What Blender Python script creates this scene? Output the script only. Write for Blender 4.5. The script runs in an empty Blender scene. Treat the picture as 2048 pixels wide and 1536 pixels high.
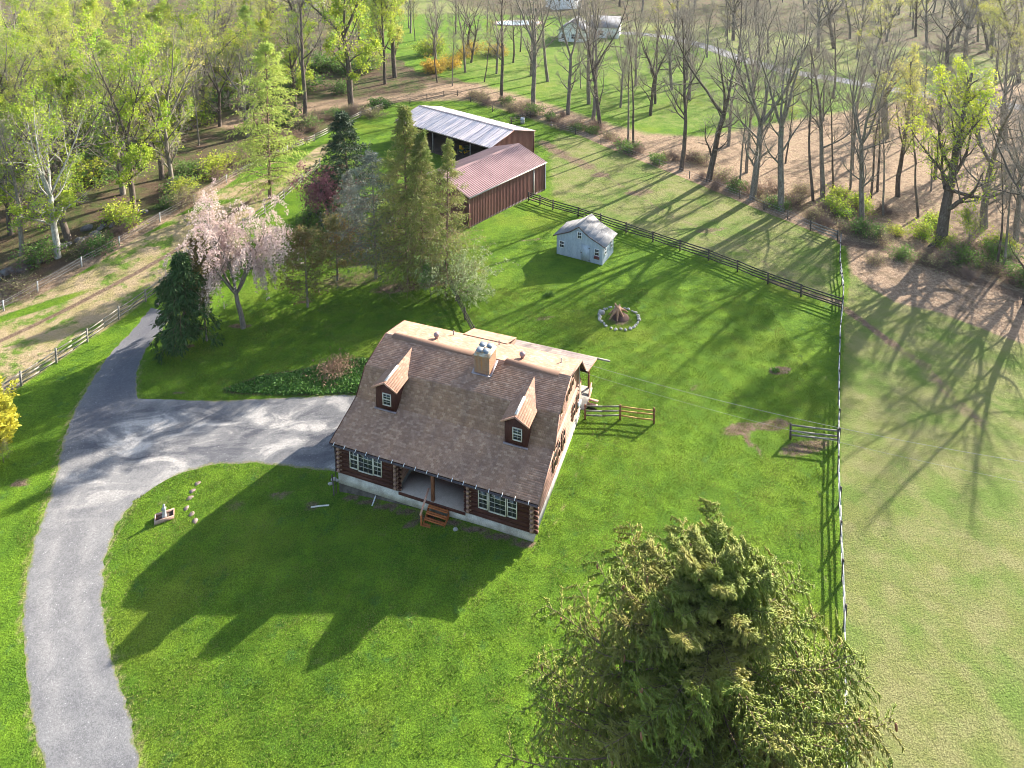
import bpy, math, random
import numpy as np
from mathutils import Vector
R = math.radians
rng = np.random.default_rng(7)
random.seed(7)
scene = bpy.context.scene
COL = scene.collection

# ------------------------------------------------------------------ camera, sky, sun, exposure
CAM_H, CAM_F, CAM_PITCH, CAM_CY = 40.0, 1403.4, 0.11166, -27.5     # solved from the house, barns and fence posts (2048 px wide photo)
cam_d = bpy.data.cameras.new('camera'); cam = bpy.data.objects.new('camera', cam_d); COL.objects.link(cam)
cam.location = (0, 0, CAM_H); cam.rotation_euler = (math.pi/2 - CAM_PITCH, 0, 0)
cam_d.sensor_width = 36; cam_d.lens = 36*CAM_F/2048
cam_d.shift_y = -(768 - CAM_CY)/2048
cam_d.clip_start = 0.5; cam_d.clip_end = 3000
scene.camera = cam

SUN_EL, SUN_AZ = R(24.8), R(42.0)            # azimuth from +X, counter-clockwise, of the direction TOWARDS the sun
w = bpy.data.worlds.new('World'); scene.world = w; w.use_nodes = True
nt = w.node_tree; nt.nodes.clear()
sky = nt.nodes.new('ShaderNodeTexSky'); sky.sky_type = 'NISHITA'; sky.sun_disc = False
sky.sun_elevation = SUN_EL; sky.sun_rotation = math.pi/2 - SUN_AZ
sky.air_density = 1.0; sky.dust_density = 1.5; sky.ozone_density = 1.0
bg = nt.nodes.new('ShaderNodeBackground'); bg.inputs['Strength'].default_value = 0.122
wo = nt.nodes.new('ShaderNodeOutputWorld')
nt.links.new(sky.outputs[0], bg.inputs[0]); nt.links.new(bg.outputs[0], wo.inputs[0])
sd = bpy.data.lights.new('sun', 'SUN'); sd.energy = 5.0; sd.angle = R(0.55); sd.color = (1, .93, .82)
sun = bpy.data.objects.new('sun', sd); COL.objects.link(sun)
sdir = Vector((math.cos(SUN_EL)*math.cos(SUN_AZ), math.cos(SUN_EL)*math.sin(SUN_AZ), math.sin(SUN_EL)))
sun.rotation_euler = sdir.to_track_quat('Z', 'Y').to_euler(); sun.location = (60, 60, 80)
vs = scene.view_settings
vs.view_transform = 'Standard'; vs.look = 'None'; vs.gamma = 1; vs.use_curve_mapping = False
vs.exposure = 1.83
scene.cycles.filter_width = 1.0; scene.cycles.max_bounces = 6; scene.cycles.diffuse_bounces = 3; scene.cycles.transparent_max_bounces = 4
scene.cycles.sample_clamp_indirect = 6

# ------------------------------------------------------------------ terrain and pixel -> ground helper
def smooth(t): t = np.clip(t, 0, 1); return t*t*(3-2*t)
def zt(x, y):
    x = np.asarray(x, float); y = np.asarray(y, float)
    z = -2.3*smooth((-1.0-x)/26)*(1-smooth((y-66)/26))
    z = z + 0.10*np.sin(x*.13+1)*np.sin(y*.11) * smooth((y-56)/20)
    return z
_c, _s = math.cos(CAM_PITCH), math.sin(CAM_PITCH)
def ray(px, py):
    dx = (px-1024)/CAM_F; dy = -(py-CAM_CY)/CAM_F
    return np.array([dx, _c+dy*_s, -_s+dy*_c])
def at(px, py, dz=0.0):
    d = ray(px, py); z = 0.0
    for _ in range(12):
        t = (z+dz-CAM_H)/d[2]; x, y = d[0]*t, d[1]*t; z = float(zt(x, y))
    return np.array([x, y, z+dz])
def at_y(px, py, Y):
    d = ray(px, py); return np.array([0, 0, CAM_H]) + d*(Y/d[1])
def mperpx(Y): return Y/CAM_F

# ------------------------------------------------------------------ mesh builder
class MB:
    def __init__(s): s.V=[]; s.Q=[]; s.T=[]; s.mq=[]; s.mt=[]; s.n=0; s.uvq=[]; s.uvt=[]
    def add(s, V, Q=None, T=None, mi=0, uvq=None):
        V = np.asarray(V, float).reshape(-1, 3); s.V.append(V)
        if Q is not None and len(Q):
            Q = np.asarray(Q, np.int64).reshape(-1, 4); s.Q.append(Q+s.n); s.mq.append(np.full(len(Q), mi, np.int32))
            s.uvq.append(np.zeros((len(Q), 4, 2)) if uvq is None else np.asarray(uvq, float).reshape(-1, 4, 2))
        if T is not None and len(T):
            T = np.asarray(T, np.int64).reshape(-1, 3); s.T.append(T+s.n); s.mt.append(np.full(len(T), mi, np.int32))
        s.n += len(V); return s
    def box(s, x0, x1, y0, y1, z0, z1, mi=0):
        V = [(x0,y0,z0),(x1,y0,z0),(x1,y1,z0),(x0,y1,z0),(x0,y0,z1),(x1,y0,z1),(x1,y1,z1),(x0,y1,z1)]
        return s.add(V, [(0,3,2,1),(4,5,6,7),(0,1,5,4),(1,2,6,5),(2,3,7,6),(3,0,4,7)], mi=mi)
    def beam(s, p, q, wd, h, up=(0,0,1), mi=0):
        p = np.asarray(p, float); q = np.asarray(q, float); d = q-p; d = d/np.linalg.norm(d)
        a = np.cross(d, up); n = np.linalg.norm(a)
        a = np.array([1.,0,0]) if n < 1e-6 else a/n
        b = np.cross(a, d); a = a*wd/2; b = b*h/2
        V = [p-a-b, p+a-b, p+a+b, p-a+b, q-a-b, q+a-b, q+a+b, q-a+b]
        return s.add(V, [(0,1,2,3),(7,6,5,4),(4,5,1,0),(5,6,2,1),(6,7,3,2),(7,4,0,3)], mi=mi)
    def tubes(s, pts, rad, k=5, mi=0, cap=False):
        pts = np.asarray(pts, float); rad = np.asarray(rad, float)
        N, n, _ = pts.shape
        tg = np.gradient(pts, axis=1); tg /= np.linalg.norm(tg, axis=2, keepdims=True)+1e-9
        ref = np.where(np.abs(tg[:, :1, 2:3]) > .8, np.array([[[1., 0, 0]]]), np.array([[[0, 0, 1.]]]))
        A = np.cross(tg, np.broadcast_to(ref, tg.shape)); A /= np.linalg.norm(A, axis=2, keepdims=True)+1e-9
        B = np.cross(tg, A)
        an = np.arange(k)*2*np.pi/k
        ring = pts[:, :, None, :] + rad[:, :, None, None]*(np.cos(an)[None, None, :, None]*A[:, :, None, :] + np.sin(an)[None, None, :, None]*B[:, :, None, :])
        V = ring.reshape(-1, 3)
        base = (np.arange(N)*n*k)[:, None, None] + (np.arange(n-1)*k)[None, :, None]
        j = np.arange(k)[None, None, :]; j2 = (j+1) % k
        Q = np.stack([base+j, base+j2, base+k+j2, base+k+j], -1).reshape(-1, 4)
        s.add(V, Q, mi=mi)
        if cap:
            for i in range(N):
                c0 = s.n-len(V)+i*n*k
                for off, rev in ((0, True), ((n-1)*k, False)):
                    ids = [c0+off+q for q in range(k)]
                    ctr = s.V[-1] if False else None
                    T = [(ids[0], ids[q], ids[q+1]) if not rev else (ids[0], ids[q+1], ids[q]) for q in range(1, k-1)]
                    s.T.append(np.array(T)); s.mt.append(np.full(len(T), mi, np.int32))
        return s
    def lathe(s, c, prof, k=14, mi=0):
        c = np.asarray(c, float); an = np.arange(k)*2*np.pi/k
        V = np.concatenate([np.stack([c[0]+r*np.cos(an), c[1]+r*np.sin(an), np.full(k, c[2]+z)], 1) for r, z in prof])
        Q = [(i*k+j, i*k+(j+1) % k, (i+1)*k+(j+1) % k, (i+1)*k+j) for i in range(len(prof)-1) for j in range(k)]
        return s.add(V, Q, mi=mi)
    def arrays(s):
        return (np.concatenate(s.V) if s.V else np.zeros((0, 3)))
    def mesh(s, name, mats, smooth_=False):
        V = s.arrays(); Q = np.concatenate(s.Q) if s.Q else np.zeros((0, 4), np.int64); T = np.concatenate(s.T) if s.T else np.zeros((0, 3), np.int64)
        me = bpy.data.meshes.new(name)
        me.vertices.add(len(V)); me.vertices.foreach_set('co', V.astype(np.float32).ravel())
        nl = Q.size+T.size; me.loops.add(nl)
        me.loops.foreach_set('vertex_index', np.concatenate([Q.ravel(), T.ravel()]).astype(np.int32))
        me.polygons.add(len(Q)+len(T))
        st = np.concatenate([np.arange(len(Q))*4, len(Q)*4+np.arange(len(T))*3]).astype(np.int32)
        me.polygons.foreach_set('loop_start', st)
        mi = np.concatenate((s.mq if s.mq else [np.zeros(0, np.int32)]) + (s.mt if s.mt else [np.zeros(0, np.int32)])).astype(np.int32)
        if len(mats) > 1: me.polygons.foreach_set('material_index', mi)
        if smooth_: me.polygons.foreach_set('use_smooth', np.ones(len(mi), bool))
        if s.uvq and any(np.any(u) for u in s.uvq):
            uv = me.uv_layers.new(name='UVMap'); a = np.zeros((nl, 2), np.float32); a[:Q.size] = np.concatenate(s.uvq).reshape(-1, 2)
            uv.data.foreach_set('uv', a.ravel())
        for m in mats: me.materials.append(m)
        me.update(calc_edges=True)
        return me
    def build(s, name, mats, parent=None, smooth_=False):
        if not isinstance(mats, (list, tuple)): mats = [mats]
        return link(name, s.mesh(name, mats, smooth_), parent)
def link(name, data, parent=None, loc=None):
    o = bpy.data.objects.new(name, data); COL.objects.link(o)
    if parent is not None: o.parent = parent
    if loc is not None: o.location = loc
    return o
def tag(o, label=None, cat=None, group=None, kind=None):
    if label: o['label'] = label
    if cat: o['category'] = cat
    if group: o['group'] = group
    if kind: o['kind'] = kind
    return o
def empty(name, loc, rz=0.0, label=None, cat=None, group=None, scale=1.0):
    o = bpy.data.objects.new(name, None); COL.objects.link(o); o.empty_display_size = .3
    o.location = [float(v) for v in loc]; o.rotation_euler = (0, 0, rz); o.scale = (scale,)*3 if np.isscalar(scale) else scale
    return tag(o, label, cat, group)

# ------------------------------------------------------------------ materials
class NT:
    def __init__(s, name):
        s.m = bpy.data.materials.new(name); s.m.use_nodes = True; s.t = s.m.node_tree; s.t.nodes.clear()
        s.out = s.t.nodes.new('ShaderNodeOutputMaterial')
    def n(s, typ, **kw):
        nd = s.t.nodes.new('ShaderNode'+typ)
        for k, v in kw.items():
            if k.startswith('_'): setattr(nd, k[1:], v)
            else:
                key = int(k[1:]) if k[0] == 'i' and k[1:].isdigit() else k.replace('__', ' ')
                if isinstance(v, bpy.types.NodeSocket): s.t.links.new(v, nd.inputs[key])
                else: nd.inputs[key].default_value = v
        return nd
    def coord(s, which='Object', scale=None):
        c = s.n('TexCoord').outputs[which]
        if scale is not None:
            mp = s.n('Mapping', Vector=c, Scale=scale if not np.isscalar(scale) else (scale,)*3); c = mp.outputs[0]
        return c
    def noise(s, vec, sc, detail=4, rough=.55, dist=0.0):
        return s.n('TexNoise', Vector=vec, Scale=sc, Detail=detail, Roughness=rough, Distortion=dist).outputs[0]
    def mix(s, f, a, b):
        nd = s.t.nodes.new('ShaderNodeMix'); nd.data_type = 'RGBA'
        for key, v in ((0, f), (6, a), (7, b)):
            if isinstance(v, bpy.types.NodeSocket): s.t.links.new(v, nd.inputs[key])
            else: nd.inputs[key].default_value = v if key == 0 else (*v, 1) if len(v) == 3 else v
        return nd.outputs[2]
    def mul(s, a, v):
        nd = s.t.nodes.new('ShaderNodeMix'); nd.data_type = 'RGBA'; nd.blend_type = 'MULTIPLY'; nd.inputs[0].default_value = 1
        s.t.links.new(a, nd.inputs[6])
        if isinstance(v, bpy.types.NodeSocket): s.t.links.new(v, nd.inputs[7])
        else: nd.inputs[7].default_value = (*v, 1)
        return nd.outputs[2]
    def mapr(s, v, a, b, c=0.0, d=1.0, sm=True):
        nd = s.n('MapRange', i0=v, i1=a, i2=b, i3=c, i4=d)
        if sm: nd.interpolation_type = 'SMOOTHSTEP'
        return nd.outputs[0]
    def math(s, op, a, b=None):
        nd = s.t.nodes.new('ShaderNodeMath'); nd.operation = op
        for i, v in enumerate((a, b)):
            if v is None: continue
            if isinstance(v, bpy.types.NodeSocket): s.t.links.new(v, nd.inputs[i])
            else: nd.inputs[i].default_value = v
        return nd.outputs[0]
    def attr(s, name): return s.n('Attribute', _attribute_name=name).outputs['Fac']
    def bump(s, h, st=.5, d=.02): return s.n('Bump', Height=h, Strength=st, Distance=d).outputs[0]
    def done(s, col, rough=.8, normal=None, spec=.3, metal=0.0, coat=0.0):
        b = s.n('BsdfPrincipled', Roughness=rough, Metallic=metal)
        b.inputs['Specular IOR Level'].default_value = spec
        if isinstance(col, bpy.types.NodeSocket): s.t.links.new(col, b.inputs['Base Color'])
        else: b.inputs['Base Color'].default_value = (*col, 1)
        if isinstance(rough, bpy.types.NodeSocket): s.t.links.new(rough, b.inputs['Roughness'])
        if normal is not None: s.t.links.new(normal, b.inputs['Normal'])
        s.t.links.new(b.outputs[0], s.out.inputs[0]); return s.m

def simple(name, a, b=None, sc=3.0, rough=.75, spec=.3, bump=0.0, bd=.01, stretch=None, detail=5, lo=.35, hi=.65, metal=0):
    m = NT(name); v = m.coord('Object', stretch if stretch is not None else 1.0)
    nz = m.noise(v, sc, detail); col = m.mix(m.mapr(nz, lo, hi), a, b if b is not None else tuple(.75*q for q in a))
    n2 = m.noise(v, sc*9, 3)
    col = m.mul(col, m.mix(m.mapr(n2, .3, .7), (.82,)*3, (1.12,)*3))
    return m.done(col, rough, m.bump(n2, bump, bd) if bump else None, spec, metal)

def leaf_mat(name, a, b, c=None, trans=.4, rough=.6, spec=.2, nscale=.6):
    m = NT(name); g = m.n('NewGeometry'); rnd = g.outputs['Random Per Island']
    col = m.mix(rnd, a, b)
    nz = m.noise(m.coord('Object'), nscale, 3); 
    if c is not None: col = m.mix(m.mapr(nz, .42, .66), col, c)
    oi = m.n('ObjectInfo').outputs['Random']
    col = m.mul(col, m.mix(oi, (.85, .92, .85), (1.12, 1.05, 1.0)))
    p = m.n('BsdfPrincipled', Roughness=rough); p.inputs['Specular IOR Level'].default_value = spec
    m.t.links.new(col, p.inputs['Base Color'])
    tr = m.n('BsdfTranslucent'); m.t.links.new(col, tr.inputs[0])
    ms = m.n('MixShader', i0=trans); m.t.links.new(p.outputs[0], ms.inputs[1]); m.t.links.new(tr.outputs[0], ms.inputs[2])
    m.t.links.new(ms.outputs[0], m.out.inputs[0]); return m.m

def ground_mat():
    m = NT('ground_mix'); P = m.coord('Object')
    n_big = m.noise(P, .09, 4, .6); n_mid = m.noise(P, .55, 5, .65); n_s = m.noise(P, 2.6, 5, .7); n_f = m.noise(P, 11, 4, .7); n_ff = m.noise(P, 28, 2, .6)
    st = m.noise(m.coord('Object', (1.0, 3.0, 1)), .8, 4, .6)
    lush = m.mix(m.mapr(n_mid, .35, .66), (.066, .132, .011), (.112, .195, .014))
    lush = m.mix(m.mapr(n_big, .50, .72), lush, (.150, .205, .020))
    lush = m.mix(m.math('MULTIPLY', m.mapr(n_s, .56, .78), .6), lush, (.040, .098, .018))
    lush = m.mix(m.math('MULTIPLY', m.mapr(m.noise(P, 1.3, 3, .6), .66, .8), .45), lush, (.20, .185, .06))
    wornp = m.noise(m.coord('Object', (1, 1.6, 1)), .42, 6, .72); lush = m.mix(m.math('MULTIPLY', m.mapr(wornp, .60, .76), .55), lush, (.21, .20, .075)); lush = m.mix(m.math('MULTIPLY', m.mapr(m.noise(P, .8, 5, .7), .57, .68), .5), lush, (.045, .115, .03))
    past = m.mix(m.mapr(n_mid, .36, .62), (.160, .178, .052), (.205, .198, .082))
    past = m.mix(m.mapr(m.noise(P, .22, 5, .65), .42, .68), past, (.115, .170, .034))
    past = m.mix(m.math('MULTIPLY', m.mapr(n_s, .66, .74), .55), past, (.085, .075, .04))
    straw = m.mix(m.mapr(n_mid, .35, .65), (.36, .27, .165), (.27, .225, .10))
    straw = m.mix(m.mapr(m.noise(P, .3, 5, .7), .48, .60), straw, (.115, .18, .028))
    straw = m.mix(m.math('MULTIPLY', m.mapr(n_s, .6, .72), .6), straw, (.12, .095, .05))
    lit = m.mix(m.mapr(n_s, .35, .65), (.36, .26, .175), (.22, .145, .095))
    lit = m.mix(m.mapr(n_mid, .5, .72), lit, (.125, .09, .055))
    dirt = m.mix(m.mapr(n_s, .35, .65), (.120, .078, .052), (.20, .14, .10))
    rough = m.mix(m.mapr(n_mid, .35, .65), (.055, .085, .020), (.12, .10, .05))
    rough = m.mix(m.mapr(m.noise(P, .25, 4, .6), .42, .62), rough, (.10, .068, .045)); rough = m.mix(m.mapr(n_s, .5, .7), rough, (.085, .055, .036))
    def f(name, amp=.7, src=None, lo=.35, hi=.65):
        a = m.attr(name); nz = m.math('SUBTRACT', src if src is not None else m.math('ADD', m.math('MULTIPLY', n_mid, .5), m.math('MULTIPLY', n_s, .5)), .5)
        # noise only eats into places that carry some of the zone
        k = m.math('ADD', a, m.math('MULTIPLY', m.math('MULTIPLY', nz, amp*4), m.math('MULTIPLY', a, m.math('SUBTRACT', 1.0, a))))
        return m.mapr(m.math('ADD', k, m.math('MULTIPLY', nz, .25*0)), lo, hi)
    col = m.mix(f('z_pasture'), lush, past)
    col = m.mix(f('z_straw'), col, straw)
    col = m.mix(f('z_rough'), col, rough)
    col = m.mix(f('z_litter'), col, lit)
    col = m.mix(f('z_dirt', 1.0), col, dirt)
    gr = m.mix(m.mapr(n_f, .30, .70), (.52,)*3, (1.45,)*3)
    col = m.mul(col, gr)
    col = m.mul(col, m.mix(m.mapr(n_ff, .3, .7), (.78,)*3, (1.22,)*3))
    h = m.math('ADD', m.math('MULTIPLY', n_f, .6), m.math('ADD', m.math('MULTIPLY', n_ff, .3), m.math('MULTIPLY', n_s, 1.1)))
    return m.done(col, .95, m.bump(h, 1.0, .16), .08)

def asphalt_mat():
    m = NT('worn_asphalt'); P = m.coord('Object')
    a = m.noise(P, .35, 5, .6, .6); b = m.noise(m.coord('Object', (.45, 1.0, 1)), .55, 6, .62, .8); c = m.noise(P, 9, 4, .7); d = m.noise(P, 30, 2, .7)
    vor = m.n('TexVoronoi', Vector=P, Scale=7.0).outputs[0]
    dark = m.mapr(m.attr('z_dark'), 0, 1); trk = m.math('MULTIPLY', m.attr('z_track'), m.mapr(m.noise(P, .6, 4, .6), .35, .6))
    col = m.mix(m.mapr(a, .35, .65), (.150, .145, .145), (.195, .188, .182))
    col = m.mix(m.math('MULTIPLY', trk, .5), col, (.26, .245, .23))
    streak = m.mapr(b, .50, .64)
    col = m.mix(m.math('MULTIPLY', streak, m.attr('z_streak')), col, (.40, .37, .335))
    col = m.mix(m.math('MULTIPLY', m.mapr(b, .5, .36), m.attr('z_streak')), col, (.075, .075, .085))
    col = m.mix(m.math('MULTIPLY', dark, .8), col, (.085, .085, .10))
    col = m.mix(m.math('MULTIPLY', m.mapr(vor, .2, .08), m.mapr(m.noise(P, 3, 3, .7), .45, .6)), col, (.48, .46, .44))
    col = m.mul(col, m.mix(m.mapr(c, .3, .7), (.78,)*3, (1.2,)*3)); col = m.mul(col, m.mix(m.mapr(d, .3, .7), (.75,)*3, (1.25,)*3))
    edge = m.mapr(m.math('ADD', m.attr('z_edge'), m.math('MULTIPLY', m.math('SUBTRACT', m.noise(P, 2.0, 5, .75), .5), 1.5)), .35, .8)
    col = m.mix(m.math('MULTIPLY', edge, .85), col, m.mix(m.mapr(m.noise(P, 5, 4, .7), .4, .6), (.23, .19, .105), (.11, .15, .03)))
    return m.done(col, .9, m.bump(m.math('ADD', c, d), .6, .02), .2)

def shingle_mat(name, c1, c2, c3, bw=.25, bh=.15):
    m = NT(name); uv = m.coord('UV')
    br = m.n('TexBrick', Vector=uv, Color1=(0, 0, 0, 1), Color2=(1, 1, 1, 1), Mortar=(.5, .5, .5, 1), Scale=1.0, Mortar__Size=.0)
    br.inputs['Brick Width'].default_value = bw; br.inputs['Row Height'].default_value = bh; br.offset = .5
    br.inputs['Bias'].default_value = 0
    wv = m.n('TexWhiteNoise', _noise_dimensions='3D')
    sep = m.n('SeparateXYZ', Vector=uv)
    row = m.math('FLOOR', m.math('DIVIDE', sep.outputs[1], bh))
    cx = m.math('FLOOR', m.math('DIVIDE', m.math('ADD', sep.outputs[0], m.math('MULTIPLY', row, bw*.37)), bw))
    cmb = m.n('CombineXYZ', X=cx, Y=row); m.t.links.new(cmb.outputs[0], wv.inputs[0])
    r = wv.outputs[0]
    col = m.mix(m.mapr(r, .2, .8, sm=False), c1, c2); col = m.mix(m.mapr(r, .82, .9), col, c3)
    P = m.coord('Object'); big = m.noise(P, .35, 4, .6); col = m.mul(col, m.mix(m.mapr(big, .3, .7), (.86, .86, .9), (1.12, 1.1, 1.06)))
    run = m.noise(m.coord('UV', (.9, .10, 1)), 1.2, 3, .6)
    col = m.mul(col, m.mix(m.mapr(run, .3, .7), (.86, .86, .88), (1.13, 1.1, 1.05)))
    fine = m.noise(P, 14, 3, .7); col = m.mul(col, m.mix(m.mapr(fine, .3, .7), (.84,)*3, (1.14,)*3))
    # thin joints between tabs
    fx = m.math('FRACT', m.math('DIVIDE', m.math('ADD', sep.outputs[0], m.math('MULTIPLY', row, bw*.37)), bw))
    col = m.mix(m.math('MULTIPLY', m.mapr(fx, .06, .03), .5), col, tuple(q*.35 for q in c1))
    return m.done(col, .85, m.bump(fine, .4, .01), .25)

def log_mat(name, a, b, axis=0):
    m = NT(name); sc = [2.2, 2.2, 2.2]; sc[axis] = .25
    n1 = m.noise(m.coord('Object', sc), 2.2, 5, .65); n2 = m.noise(m.coord('Object', [q*3 for q in sc]), 3, 4, .6); n3 = m.noise(m.coord('Object'), .5, 3)
    col = m.mix(m.mapr(n1, .3, .7), a, b); col = m.mul(col, m.mix(m.mapr(n2, .3, .7), (.72,)*3, (1.2,)*3)); col = m.mul(col, m.mix(m.mapr(n3, .35, .65), (.85,)*3, (1.12,)*3))
    return m.done(col, .65, m.bump(n2, .3, .01), .18)

def glass_mat():
    m = NT('window_glass'); n = m.noise(m.coord('Object'), .9, 2)
    return m.done(m.mix(m.mapr(n, .35, .65), (.010, .014, .016), (.030, .042, .040)), .06, None, .5)

def bark_mat(name, a, b, c):
    m = NT(name); v = m.coord('Object', (3, 3, .7)); n1 = m.noise(v, 1.6, 5, .65); n2 = m.noise(m.coord('Object'), 1.1, 4, .6); n3 = m.noise(m.coord('Object', (9, 9, 2)), 1.6, 3, .7)
    col = m.mix(m.mapr(n1, .35, .65), a, b); col = m.mix(m.mapr(n2, .52, .68), col, c)
    col = m.mul(col, m.mix(m.mapr(n3, .3, .7), (.6,)*3, (1.25,)*3))
    return m.done(col, .9, m.bump(n3, .6, .03), .15)

def metal_roof_mat(name, a, b, stain, rough=.4, seam=0.0):
    m = NT(name); P = m.coord('Object'); uv = m.coord('UV')
    n1 = m.noise(P, .5, 5, .65); n2 = m.noise(m.coord('UV', (2.2, .25, 1)), 1.3, 5, .7); n3 = m.noise(P, 6, 3)
    col = m.mix(m.mapr(n1, .35, .65), a, b); col = m.mix(m.math('MULTIPLY', m.mapr(n2, .55, .75), .6), col, stain)
    if seam:
        sx = m.n('SeparateXYZ', Vector=uv).outputs[0]; k = m.math('FRACT', m.math('DIVIDE', sx, seam))
        line = m.math('MULTIPLY', m.mapr(k, .12, .02), m.mapr(m.noise(m.coord('UV', (.6, .35, 1)), 1.1, 3), .38, .52))
        col = m.mix(m.math('MULTIPLY', line, .85), col, tuple(q*.35 for q in stain))
        wv = m.n('TexWhiteNoise', _noise_dimensions='1D'); m.t.links.new(m.math('FLOOR', m.math('DIVIDE', sx, seam)), wv.inputs['W'])
        col = m.mul(col, m.mix(wv.outputs[0], (.86, .87, .9), (1.08, 1.05, 1.04)))
    col = m.mul(col, m.mix(m.mapr(n3, .3, .7), (.9,)*3, (1.08,)*3))
    return m.done(col, rough, None, .4)

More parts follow.
